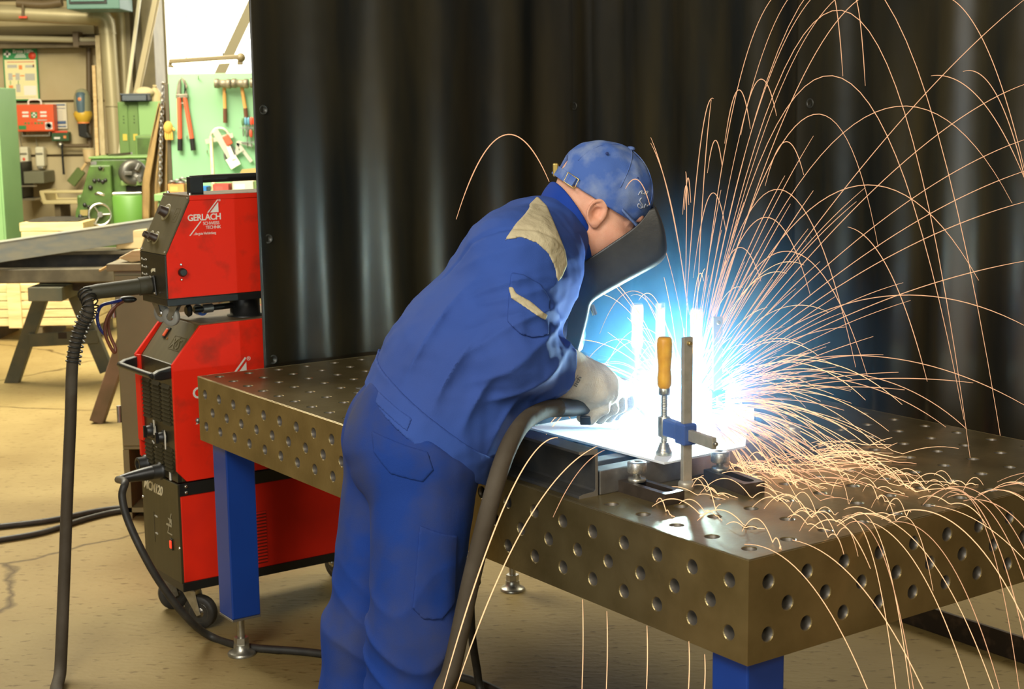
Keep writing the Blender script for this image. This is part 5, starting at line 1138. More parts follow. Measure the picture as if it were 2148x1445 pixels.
# joints, in world space (he faces +x, the camera sees his right side)
J = dict(pel=at(872,915,3.17), hem=at(893,885,3.18), bel=at(980,758,3.24), che=at(1090,562,3.33), nek=at(1168,486,3.39),
         shR=at(1083,548,3.165), elR=at(1070,742,3.075), cuR=at(1150,768,3.17), wrR=at(1228,806,3.28), haR=at(1262,828,3.35),
         shL=at(1105,545,3.50), elL=at(1110,700,3.58), wrL=at(1165,695,3.50), haL=at(1188,690,3.45),
         hiR=at(892,945,3.08), hiL=at(845,935,3.26), ear=at(1248,442,3.405))
kR = at(866,1330,3.02); kL = at(765,1330,3.20); aR = Vector((kR.x-.05, kR.y, .09)); aL = Vector((kL.x-.07, kL.y, .09))
PIT_H = math.radians(33)
Hf = np.array([math.cos(PIT_H), .05, -math.sin(PIT_H)]); Hf /= np.linalg.norm(Hf)
Hs = np.array([0, 1.0, 0]); Hs = Hs - Hf*(Hs@Hf); Hs /= np.linalg.norm(Hs); Hu = -np.cross(Hf, Hs); 
if Hu[2] < 0: Hu = -Hu
HR = np.stack([Hf, Hs, Hu], 1); E0 = V3(J['ear'])
def hp(f, s, u): return E0 + Hf*f + Hs*s + Hu*u
def yo(p, dy, dx=0, dz=0): return (p[0]+dx, p[1]+dy, p[2]+dz)
# ---- head and body as one skin surface
def f_head(P):
    d = ell(P, hp(-.012,0,.045), (.103,.078,.098), HR)                      # skull
    d = smin(d, ell(P, hp(.035,0,-.035), (.062,.060,.085), HR), .03)        # face
    d = smin(d, rc(P, hp(.0,-.048,-.055), hp(.062,-.022,-.105), .022, .020), .03)   # jaw
    d = smin(d, rc(P, hp(.0,.048,-.055), hp(.062,.022,-.105), .022, .020), .03)
    d = smin(d, ell(P, hp(.078,0,-.102), (.022,.026,.020), HR), .02)        # chin
    d = smin(d, rc(P, hp(.084,-.040,.040), hp(.094,0,.036), .014, .014), .02)       # brows
    d = smin(d, rc(P, hp(.084,.040,.040), hp(.094,0,.036), .014, .014), .02)
    for s in (-1, 1):
        d = smax(d, -ell(P, hp(.098,s*.034,.014), (.024,.020,.013), HR), .012)      # eye sockets
        d = smin(d, ell(P, hp(.078,s*.033,.012), (.013,.013,.013), HR), .004)       # eyes
        d = smin(d, rc(P, hp(.070,s*.048,.018), hp(.088,s*.024,.021), .006, .006), .006)  # upper lid
        d = smin(d, ell(P, hp(.062,s*.048,-.018), (.028,.022,.018), HR), .025)      # cheek bone
        d = smin(d, ell(P, hp(.030,s*.056,-.045), (.036,.018,.036), HR), .03)       # cheek
    d = smin(d, rc(P, hp(.098,0,.020), hp(.120,0,-.024), .009, .013), .014)         # nose
    for s in (-1, 1): d = smin(d, ell(P, hp(.106,s*.013,-.030), (.012,.009,.009), HR), .008)
    d = smin(d, rc(P, hp(.098,-.020,-.062), hp(.098,.020,-.062), .007, .007), .010)  # lips
    d = smin(d, rc(P, hp(.095,-.017,-.074), hp(.095,.017,-.074), .008, .008), .010)
    d = smax(d, -rc(P, hp(.108,-.018,-.0675), hp(.108,.018,-.0675), .0025, .0025), .004)
    tilt = math.radians(10)
    ea = Hf*math.cos(tilt) + Hu*math.sin(tilt); eu = -Hf*math.sin(tilt) + Hu*math.cos(tilt); ER = np.stack([ea, Hs, eu], 1)
    for s in (-1, 1):
        c = hp(-.006, s*.080, .002)
        q = (P - c) @ ER
        rim = np.sqrt((np.sqrt((q[:,0]/.74)**2 + (q[:,2])**2) - .0270)**2 + (q[:,1]-s*.006-.012*s*(-q[:,0]/.03)*.5)**2) - .0050
        bowl = ell(P, c - Hs*s*.001, (.020,.008,.027), ER)
        bowl = smax(bowl, -ell(P, c + Hs*s*.009 + ea*.001, (.012,.011,.019), ER), .006)
        lobe = ell(P, c - eu*.026 + ea*.006 + Hs*s*.004, (.010,.006,.011), ER)
        anti = np.sqrt((np.sqrt(((q[:,0]+.001)/.72)**2 + (q[:,2]+.002)**2) - .0165)**2 + (q[:,1]-s*.004)**2) - .0036
        e_ = smin(smin(rim, bowl, .005), lobe, .007); e_ = smin(e_, smax(anti, (q[:,0]-.006), .004), .004)
        trag = ell(P, c + ea*.014 - eu*.004 + Hs*s*.002, (.005,.006,.008), ER)
        d = smin(d, smin(e_, trag, .004), .005)
    return d
def f_body(P):
    d = f_head(P)
    n0 = V3(J['nek']); d = smin(d, rc(P, n0, hp(-.040,0,-.030), .064, .060), .03)
    d = smin(d, rc(P, n0, hp(.010,0,-.060), .055, .045), .03)
    d = smin(d, smin(chain(P, [yo(J['pel'],-.05), yo(J['bel'],-.05), yo(J['che'],-.06), J['nek']], [.10,.11,.09,.05], .03), chain(P, [yo(J['pel'],.05), yo(J['bel'],.05), yo(J['che'],.06), J['nek']], [.10,.11,.09,.05], .03), .04), .03)
    for a in ('R', 'L'):
        d = smin(d, chain(P, [J['nek'], J['sh'+a], J['el'+a], J['wr'+a], J['ha'+a]], [.05,.055,.042,.028,.026], .02), .03)
    d = smin(d, chain(P, [J['hiR'], kR, aR], [.085,.060,.042], .02), .03); d = smin(d, chain(P, [J['hiL'], kL, aL], [.085,.060,.042], .02), .03)
    for a_ in (aR, aL): d = smin(d, rc(P, (a_.x,a_.y,.06), (a_.x+.13,a_.y,.04), .035, .028), .02)
    return d
org = (J['pel'].x, J['pel'].y, 0.0)
lo = (-.75, 2.85, -.02); hi = (.55, 3.75, 1.68)
pn = surf('person', f_body, lo, hi, .0038, SKIN, None, org, label='man in blue workwear and cap bending forward over the bench, welding', cat='person')
pn.location = org
# ---- jacket
sp_dir = V3(J['bel']) - V3(J['hem']); sp_dir /= np.linalg.norm(sp_dir)
hA = V3(at(765,800,3.18)); hB = V3(at(1012,988,3.18)); hd_ = hB-hA; hn = np.cross(hd_, [0,1,0]); hn /= np.linalg.norm(hn)
if hn[2] < 0: hn = -hn
def f_torso(P):
    d = None
    for s in (-1, 1):
        e = chain(P, [yo(J['hem'],s*.055,.0,-.03), yo(J['bel'],s*.065), yo(J['che'],s*.085), yo(J['nek'],s*.03,-.03,-.01)], [.158,.165,.128,.078], .05)
        d = e if d is None else smin(d, e, .06)
    for a, s in (('R',-1), ('L',1)): d = smin(d, rc(P, yo(J['nek'],s*.05,-.02,-.02), J['sh'+a], .070, .084), .06)
    return d
def ridge(x): return (1-np.abs(np.sin(x)))**1.5
axR = V3(J['elR'])-V3(J['shR'])
def f_sleeve(P, a):
    s, e, c = V3(J['sh'+a]), V3(J['el'+a]), V3(J['cuR'] if a == 'R' else J['wrL'])
    d = chain(P, [s, e, c], [.098,.088,.074], .05)
    # folds gather at the elbow and run across the sleeve
    q = P - e; r_ = np.linalg.norm(q, axis=1); m_ = np.exp(-(r_/.13)**2)
    ax = (c-s)/np.linalg.norm(c-s); u = q @ ax; v = q @ np.array([.3,.2,1.0])
    d = d - .0085*m_*(2*ridge(u*3.14/.050 + 6*v + .9*np.sin(v*22)) - .8)
    ua = (P-s) @ ((e-s)/np.linalg.norm(e-s)); d = d - .0050*np.exp(-((ua-.10)/.10)**2)*(2*ridge(ua*3.14/.07 + 13*P[:,0] + 5*P[:,1]) - .8)
    return d
def f_jacket(P):
    t = f_torso(P)
    Q = P - hA; al = Q @ (hd_/np.linalg.norm(hd_)); up = Q @ hn
    # long soft folds rising from the hem, fading towards the shoulder
    t = t - .0080*np.exp(-((up-.16)/.18)**2)*np.clip((up-.055)/.09,0,1)*(2*ridge(al*3.14/.075 + 1.6*np.sin(up*8) + 3*P[:,1] + 1.5*up) - .8)
    d = smin(t, f_sleeve(P,'R'), .028); d = smin(d, f_sleeve(P,'L'), .03)
    # arm-hole crease
    d = d - .0036*wob(P, .15) - .0012*wob(P, .05)
    sh_ = V3(J['shR']); ax_ = (V3(J['elR'])-sh_); ax_ = ax_/np.linalg.norm(ax_)*.82 + np.array([0,-.57,0]); dd = (P-sh_) @ ax_; near = P[:,1] < J['che'].y-.03
    d = d + np.where(near, .0042*np.exp(-((dd-.004)/.0055)**2)*(np.linalg.norm(P-sh_,axis=1) < .17), 0)      # armhole seam
    d = smax(d, -(up - .002), .003)
    cR = V3(J['cuR']); nR = (V3(J['wrR'])-V3(J['elR'])); nR /= np.linalg.norm(nR); dist = np.linalg.norm(P-cR, axis=1)
    d = np.where(dist < .16, smax(d, (P-cR) @ nR - .012, .004), d)
    # neck opening
    d = smax(d, -rc(P, hp(-.02,0,-.02), V3(J['nek'])+np.array([.01,0,.0]), .074, .072), .010)
    return d
jk = surf('jacket', f_jacket, (-.42,2.88,.80), (.30,3.80,1.62), .0040, CLOTH, pn, org, 1, main=True)
def PX(poly, Y): return [(at(x, y, Y).x, at(x, y, Y).z) for x, y in poly]
cheY = J['che'].y
yoke = PX([(1058,494),(1082,462),(1112,436),(1130,420),(1150,438),(1168,480),(1184,520),(1188,548),(1176,572),(1166,580),(1160,548),(1146,520),(1124,500),(1094,488)], 3.20)
def f_yoke(P): return np.maximum(np.maximum(f_jacket(P)-.0032, poly2(P[:,0], P[:,2], yoke)), P[:,1]-J['nek'].y+.01)
surf('shoulder_yoke', f_yoke, (-.06,2.98,1.28), (.20,3.42,1.58), .0035, BEIGE, jk, org, 1, label='beige shoulder patch')
# collar: a stand-up band around the neck, opening at the throat
ca = V3(J['nek'])+np.array([.000,0,-.015]); cb = hp(-.035,0,-.035); cx_ = (cb-ca)/np.linalg.norm(cb-ca)
def f_collar(P):
    q = P - ca; t = q @ cx_; r_ = np.linalg.norm(q - t[:,None]*cx_, axis=1)
    lat = q @ np.cross(cx_, [0,1,0])
    R_ = .0805 + .020*np.clip((.035-t)/.06, 0, 1) + .004*wob(P, .12)
    top = .052 + .030*np.clip(lat/.08, -1, 1)
    return smax(np.abs(r_-R_)-.0052, np.abs(t-(top-.055)*.5-.02)-.5*(top+.045), .006)
surf('collar', f_collar, (-.02,3.22,1.30), (.28,3.56,1.60), .003, mat('collar_blue', (0.012,0.048,0.30), .8, spec=.15), jk, org, 1)
def band(P, c0, c1): 
    up = (P - hA) @ hn; return np.maximum(f_jacket(P)-.0045, np.abs(up-(c0+c1)/2)-(c1-c0)/2)
surf('waistband', lambda P: band(P, .002, .062), (-.42,2.90,.78), (.10,3.50,1.30), .004, CLOTH, jk, org, 1)
tab_ = PX([(786,846),(792,824),(868,868),(858,892)], 3.03)
surf('waist_tab', lambda P: np.maximum(np.maximum(f_jacket(P)-.0075, poly2(P[:,0],P[:,2],tab_)), P[:,1]-J['hem'].y), (-.34,2.92,1.0), (-.10,3.25,1.22), .003, CLOTH, jk, org, 1)
pk = PX([(1072,566),(1098,570),(1134,592),(1152,622),(1150,690),(1118,694),(1090,684),(1064,660),(1068,600)], 3.10)
surf('sleeve_pocket', lambda P: np.maximum(np.maximum(f_jacket(P)-.0055, poly2(P[:,0],P[:,2],pk)), P[:,1]-J['shR'].y-.02), (-.04,2.95,1.16), (.12,3.25,1.42), .003, CLOTH, jk, org, 1)
ps_ = PX([(1066,594),(1076,594),(1082,606),(1110,622),(1148,652),(1142,662),(1104,636),(1072,616)], 3.10)
surf('pocket_strip', lambda P: np.maximum(np.maximum(f_jacket(P)-.0085, poly2(P[:,0],P[:,2],ps_)), P[:,1]-J['shR'].y-.02), (-.04,2.95,1.20), (.12,3.25,1.40), .0028, BEIGE, jk, org, 1, label='pale strip on the sleeve pocket')
# front placket button
bq = at(1187,657,3.22) - Vector(org); MB().lathe([(.007,0),(.007,.003),(.003,.004)], T(*bq) @ AX((.5,-1,0)), 12).build('snap_button', CHROME, jk)
# ---- trousers
def f_trousers(P):
    d = smin(rc(P, yo(J['pel'],-.06,-.005,.08), J['hiR'], .095, .124), rc(P, yo(J['pel'],.06,-.005,.08), J['hiL'], .095, .124), .05)
    d = smin(d, rc(P, yo(J['pel'],-.055,-.035,-.005), yo(J['pel'],-.06,-.03,-.03), .118, .112), .05); d = smin(d, rc(P, yo(J['pel'],.055,-.035,-.005), yo(J['pel'],.06,-.03,-.03), .118, .112), .05)
    for h_, k_, a_ in ((J['hiR'], kR, aR), (J['hiL'], kL, aL)):
        e = chain(P, [h_, k_, (a_.x+.01,a_.y,.10)], [.118,.090,.088], .04)
        z = P[:,2]; m_ = np.exp(-((z-V3(k_)[2]+.02)/.16)**2)+.8*np.exp(-((z-.18)/.14)**2)
        e = e - .0040*m_*(2*ridge(z*3.14/.105 + 7*P[:,0] - 9*P[:,1] + 1.7*np.sin(P[:,0]*17+z*9)) - .8)
        d = smin(d, e, .022)
    d = d - .0034*wob(P, .18, (1,1,.5)) - .0011*wob(P, .06, (1,1,.4))
    d = smax(d, (P-hA) @ hn - .03, .01); d = smax(d, .045-P[:,2], .006)
    return d
ts = surf('trousers', f_trousers, (-.70,2.85,.03), (.12,3.50,1.20), .0046, CLOTHT, pn, org, 1, main=True)
p1 = PX([(785,948),(778,905),(900,938),(912,975),(890,1000),(820,985)], 3.0)
surf('back_pocket', lambda P: np.maximum(np.maximum(f_trousers(P)-.0035, poly2(P[:,0],P[:,2],p1)), P[:,1]-J['pel'].y), (-.32,2.88,.85), (-.12,3.2,1.08), .003, CLOTHT, ts, org, 1)
p2 = PX([(880,1102),(958,1134),(954,1275),(928,1300),(888,1294),(866,1270)], 2.95)
surf('thigh_pocket', lambda P: np.maximum(np.maximum(f_trousers(P)-.0045, poly2(P[:,0],P[:,2],p2)), P[:,1]-3.02), (-.25,2.85,.58), (-.06,3.1,.88), .003, CLOTHT, ts, org, 1)
for a_ in (aR, aL):
    def f_boot(P, a_=a_): return smax(smin(rc(P, (a_.x,a_.y,.13), (a_.x,a_.y,.06), .055, .05), rc(P, (a_.x,a_.y,.05), (a_.x+.15,a_.y,.045), .048, .040), .03), .002-P[:,2], .004)
    surf('boot', f_boot, (a_.x-.1,a_.y-.1,-.01), (a_.x+.24,a_.y+.1,.22), .006, SHOE, pn, org, 1)
# ---- cap
def capn(P): return (P - E0) @ Hu
def f_cap(P):
    o = ell(P, hp(-.010,0,.052), (.117,.091,.106), HR); o = o - .0016*wob(P, .05)
    i_ = ell(P, hp(-.010,0,.048), (.108,.083,.098), HR)
    d = smax(smax(o, -i_, .002), .024 - capn(P) + .14*((P-E0)@Hf)*0, .003)
    # opening at the back above the strap
    d = smax(d, -ell(P, hp(-.128,0,.050), (.045,.034,.026), HR), .004)
    return d
cp_ = surf('cap', f_cap, tuple(E0+np.array([-.16,-.14,-.08])), tuple(E0+np.array([.20,.14,.20])), .003, CAPM, pn, org, 1)
def f_visor(P):
    q = (P-E0) @ HR; f_ = q[:,0]; s_ = q[:,1]; u_ = q[:,2]
    out = np.sqrt(((f_-.030)/1.30)**2 + s_**2) - .089
    sheet = np.abs(u_ - .046 + 1.0*s_**2 + .30*(f_-.03)) - .0030
    return smax(smax(out, sheet, .003), .036-f_, .004)
surf('visor', f_visor, tuple(E0+np.array([-.02,-.13,-.14])), tuple(E0+np.array([.22,.13,.10])), .0025, mat('visor_blue', (0.13,0.20,0.42), .8, spec=.15), cp_, org, 1)
bt = Vector(hp(-.008,0,.159)) - Vector(org); MB().sphere(bt, (.011,.011,.006)).build('cap_button', CAPM, cp_)
# strap and brass buckle at the back
st_ = [hp(-.118*math.cos(a)-.008, .094*math.sin(a), .030) for a in [x*.15 for x in range(-6,7)]]
m_ = MB(); 
for i in range(len(st_)-1):
    a0_ = Vector(st_[i])-Vector(org); a1_ = Vector(st_[i+1])-Vector(org); u_ = Vector(Hu)*.011; n0_ = (a0_-(Vector(hp(0,0,.03))-Vector(org))).normalized()*.003
    m_.add([a0_-u_, a1_-u_, a1_+u_, a0_+u_, a0_-u_+n0_, a1_-u_+n0_, a1_+u_+n0_, a0_+u_+n0_], [(0,1,2,3),(7,6,5,4),(0,4,5,1),(3,2,6,7)])
m_.build('strap', CAPM, cp_)
BRASS = mat('brass_buckle', (0.62,0.45,0.13), .35, .8)
bk = Vector(hp(-.126,-.010,.030)) - Vector(org); MB().box(-.006,.006,-.013,.013,-.015,.015, T(*bk)).build('buckle', BRASS, cp_, .003)
lp_ = [hp(-.104,-.058,.041), hp(-.078,-.080,.041), hp(-.076,-.082,.019), hp(-.102,-.060,.019), hp(-.104,-.058,.041)]
MB().tube([Vector(p)-Vector(org) for p in lp_], .0013, 6, 1).build('strap_loop', BRASS, cp_)
for (f_, s_, u_) in ((-.055,-.066,.122), (.032,-.066,.112), (.075,-.055,.088)):
    MB().sphere(Vector(hp(f_,s_,u_))-Vector(org), (.0035,.002,.0035)).build('vent_eyelet', mat('eyelet_dark', (0.02,0.04,0.16), .8), cp_)
# seam ridges of the cap panels
for ang in (-.9, .15, 1.1):
    pts = []
    for k in range(13):
        t = k/12*1.35; x = math.sin(t); pts.append(Vector(hp(-.010+.1175*x*math.sin(ang), -.0915*x*math.cos(ang), .052+.1065*math.cos(t)))-Vector(org))
    MB().tube(pts, .0012, 5, 2).build('seam', CAPM, cp_)
# black neck band of the ear plugs
MB().tube([Vector(p)-Vector(org) for p in (hp(-.060,-.075,-.105), hp(-.045,-.079,-.072), hp(-.024,-.079,-.068), hp(-.008,-.076,-.082), hp(-.006,-.070,-.106), hp(-.016,-.062,-.128))], .0045, 8, 5).build('neck_cord', BLACKP, pn)
# ---- gloves
def fing(P, pts, rs): return chain(P, pts, rs, .006)
gA = V3(h0); gB = V3(h2); gx = (gB-gA)/np.linalg.norm(gB-gA)                # torch grip axis
gy = np.array([0,-1.0,0]); gy = gy-gx*(gy@gx); gy /= np.linalg.norm(gy); gz = np.cross(gx, gy); 
if gz[2] < 0: gz = -gz
def onr(a, ang, r): return gA + gx*a + (gy*math.cos(ang) + gz*math.sin(ang))*r   # around the grip: 0 = towards the camera, 90 deg = up
La = float(np.linalg.norm(gB-gA))
hc0 = onr(La*.62, 1.25, .040)
def f_gloveR(P):
    cu = V3(J['cuR'])-.05*(V3(J['wrR'])-V3(J['cuR']))/np.linalg.norm(V3(J['wrR'])-V3(J['cuR']))
    wr = V3(J['wrR'])
    d = chain(P, [cu, wr, onr(La*.60,1.2,.046)], [.067,.052,.040], .03)
    d = smin(d, rc(P, onr(La*.50,.9,.042), onr(La*.92,.8,.042), .030, .024), .025)       # back of the hand
    for i, fr in enumerate((.98,.83,.68,.54)):
        a = La*fr; r0 = .0150-.0008*abs(i-1.2)
        d = smin(d, fing(P, [onr(a,.75,.044), onr(a+.002,-.15,.040), onr(a-.002,-1.15,.037), onr(a-.006,-2.1+.12*i,.034)], [r0+.002,r0,r0-.0006,r0-.0018]), .008)
    d = smin(d, fing(P, [onr(La*.62,1.9,.040), onr(La*.85,2.0,.036), onr(La*1.04,1.75,.033)], [.018,.0155,.013]), .010)     # thumb over the top
    d = d - .0018*wob(P, .06) - .0007*wob(P, .025)
    nR = (wr-cu)/np.linalg.norm(wr-cu)
    d = smax(d, -((P-cu) @ nR) - .004, .004)
    return d
gR = surf('glove', f_gloveR, (-.02,2.95,.94), (.34,3.52,1.30), .0032, LEATH, pn, org, 1, label='pale leather welding gauntlet on the right hand')
hL = V3(J['haL'])
def f_gloveL(P):
    cu = V3(J['elL'])*.45+V3(J['wrL'])*.55; wr = V3(J['wrL']); d = chain(P, [cu, wr, hL], [.058,.048,.040], .03)
    ax = V3(at(1215,735,3.44))-V3(at(1222,640,3.44)); ax /= np.linalg.norm(ax); b1 = np.array([0,1.0,0]); b2 = np.cross(ax, b1)
    for i in range(4):
        c = hL + ax*(-.036+.024*i)
        d = smin(d, fing(P, [c+b1*.02, c+b2*.022+b1*.012, c+b2*.026-b1*.016, c+b2*.010-b1*.030], [.015,.014,.013,.012]), .008)
    d = smin(d, fing(P, [hL-ax*.03+b1*.0, hL-ax*.045-b1*.015, hL-ax*.045-b1*.03], [.018,.015,.013]), .01)
    return d - .0015*wob(P, .06)
surf('glove', f_gloveL, (.0,3.30,1.02), (.30,3.68,1.34), .0036, LEATH, pn, org, 1, label='pale leather gauntlet on the left hand holding the shield')
# script embroidery on the cap front
def on_f(fn, px, py):
    o = np.array([0,0,CZ]); d = np.array(ray(px,py)); d = d/np.linalg.norm(d); t = 2.9
    for _ in range(80):
        v = fn((o+d*t)[None])[0]; t += v*.8
        if abs(v) < 2e-4: break
    return Vector(o+d*(t-.0012))
EMB = mat('embroidery_thread', (0.55,0.58,0.66), .7)
for sq_ in ([(1339,409),(1343,402),(1347,400),(1346,406),(1351,406),(1355,402),(1359,401),(1357,406),(1352,407)], [(1346,415),(1342,420),(1346,427),(1349,433),(1344,437),(1338,433),(1340,427),(1347,434),(1351,436),(1354,428),(1357,433),(1360,429)]):
    try: MB().tube([on_f(f_cap,*p)-Vector(org) for p in sq_], .0011, 5, 3).build('embroidery', EMB, cp_)
    except Exception: pass
# print on the gauntlet
PR = mat('glove_print', (0.16,0.14,0.11), .8)
def on_glove(px, py):
    o = np.array([0,0,CZ]); d = np.array(ray(px,py)); d = d/np.linalg.norm(d); t = 2.9
    for _ in range(60):
        v = f_gloveR((o+d*t)[None])[0]; t += v*.8
        if abs(v) < 2e-4: break
    p = o+d*t; e_ = 2e-3; n = np.array([f_gloveR((p+np.eye(3)[i]*e_)[None])[0]-f_gloveR((p-np.eye(3)[i]*e_)[None])[0] for i in range(3)]); return Vector(p), Vector(n/np.linalg.norm(n))
for (px, py, s, sz, dx, dy) in ((1208,812,'lith',.020,16,-38), (1196,808,'-----',.008,14,-36), (1187,796,'CE',.010,14,-34), (1203,800,'...........',.007,14,-36)):
    p, n = on_glove(px, py); q, _ = on_glove(px+dx*.5, py+dy*.5); x = (q-p).normalized(); y = n.cross(x).normalized(); x = y.cross(n)
    o = text('printed_mark', s, sz, (0,0,0), (0,0,0), PR, gR, ext=.0002, bold=.0004, shear=.2)
    M4 = Matrix(((x.x,y.x,n.x,0),(x.y,y.y,n.y,0),(x.z,y.z,n.z,0),(0,0,0,1))); o.matrix_local = T(*(p + n*.0012 - Vector(org))) @ M4
p, n = on_glove(1187,797); MB().lathe([(.0045,0),(.0055,.0004),(.0060,0)], T(*(p+n*.001-Vector(org))) @ AX(n), 18).build('printed_mark', PR, gR)
# ---- hand-held welding shield
SH = mat('shield_fibre', (0.020,0.019,0.017), .42, 0, (0.030,0.028,0.024), 30, .05, 200)
ws = thing('welding_shield', 'black hand-held welding shield covering the face', 'welding shield', (J['ear'].x+.12, 3.425, 1.2))
WO = Vector(ws.location); Ym = 3.425
FR = [(1374,434),(1388,462),(1396,492),(1399,520),(1397,538),(1386,552),(1362,566),(1320,588),(1280,611),(1250,628),(1238,640),(1237,662),(1230,690),(1222,720),(1215,743)]
RI = [(1362,440),(1352,455),(1338,470),(1322,482),(1302,496),(1282,509),(1262,523),(1242,536),(1224,548),(1212,560),(1205,580),(1200,620),(1194,660),(1190,705),(1187,738)]
WD = [.104,.108,.110,.112,.112,.112,.112,.112,.110,.104,.094,.080,.072,.068,.066]
vs = []; fs = []; NV = 28
for k in range(len(FR)):
    for j in range(NV+1):
        u = -1+2*j/NV
        # U-shaped section: near side wall, rounded corner, front face, far side wall
        a = u*1.0; s_ = abs(a)
        wall = max(0, (s_-.36)/.64); face = min(1, s_/.60)
        yy = Ym + math.copysign(WD[k]*min(1, math.sin(min(face,1)*PI/2*1.0)**.9), a)
        t = wall**1.75 if wall > 0 else 0
        t = t*.985 + .015*(face**4)
        fx = FR[k][0]*(1-t)+RI[k][0]*t; fy = FR[k][1]*(1-t)+RI[k][1]*t
        p = at(fx, fy, Ym-.100); p.y = yy; vs.append(p - WO)
n1_ = NV+1
for k in range(len(FR)-1):
    for j in range(NV): fs.append((k*n1_+j, k*n1_+j+1, (k+1)*n1_+j+1, (k+1)*n1_+j))
me = bpy.data.meshes.new('shell'); me.from_pydata([tuple(v) for v in vs], [], fs); me.polygons.foreach_set('use_smooth', [True]*len(fs)); me.update()
o = link('shell', me, SH, ws); md = o.modifiers.new('sub', 'SUBSURF'); md.levels = 1; md.render_levels = 2; md = o.modifiers.new('solid', 'SOLIDIFY'); md.thickness = .004; md.offset = 0
MB().box(-.055, .055, -.004, .004, -.03, .03, T(*(at(1335,570,Ym)-WO)) @ AX((.5,0,-.85)) @ Matrix.Rotation(PI/2,4,'Z') @ Matrix.Rotation(PI/2,4,'X')).build('filter_window', mat('dark_filter', (0.01,0.02,0.012), .1), ws)
MB().cyl(at(1241,640,Ym-.05)-WO, at(1248,660,Ym-.05)-WO, .006).build('rivet', CHROME, ws); MB().cyl(at(1215,640,Ym-.0)-WO, at(1200,735,Ym-.0)-WO, .014).build('hand_grip', BLACKP, ws)
# ================================================================ SPARKS AND FUME
def spark_mat(name, col, st):
    M = bpy.data.materials.new(name); M.use_nodes = True; nt = M.node_tree; nt.nodes.clear()
    e = nt.nodes.new('ShaderNodeEmission'); e.inputs[0].default_value = (*col, 1); e.inputs[1].default_value = st
    o = nt.nodes.new('ShaderNodeOutputMaterial'); nt.links.new(e.outputs[0], o.inputs[0]); return M
SPK = spark_mat('spark_glow', (1.0, .52, .27), 1.1)
SPH = spark_mat('spark_hot', (1.0, .56, .28), 1.7)
LBL = 'thin glowing orange spark streak flying from the welding arc'; GRP = 'sparks flying from the weld'
LB = dict(fan='glowing spark streak in the dense fan rising right of the arc', low='low glowing spark streak skimming over the bench from the arc', edge='glowing spark streak falling past the right side of the bench', front='short vertical glowing spark streak dropping below the bench front', glove='glowing spark streak springing back towards the gloves')
def trail(pts, r=.0009):
    n = len(pts); rs = [r*(.45+.55*min(1, 6*i/n, 6*(n-1-i)/n+.15)) for i in range(n)]
    return MB().tube(pts, r, 4, 1, True, rs)
def spark(pts, r=.0009, mt=None, label=LBL):
    o = trail(pts, r).build('spark', mt or SPK); tag(o, label, 'spark', GRP); return o
def quad3(a, b, c, n=26, tau=None):
    """ballistic curve (a parabola in space) through three points"""
    a, b, c = Vector(a), Vector(b), Vector(c)
    if tau is None:
        h1 = (Vector((b.x,b.y,0))-Vector((a.x,a.y,0))).length; h2 = (Vector((c.x,c.y,0))-Vector((b.x,b.y,0))).length
        tau = min(.85, max(.15, h1/(h1+h2+1e-6)))
    A = ((c-a)-(b-a)/tau)/(1-tau); Bv = (b-a)/tau - A*tau
    return [a + Bv*(k/n) + A*(k/n)**2 for k in range(n+1)]
A0 = (1455, 838, 3.52)
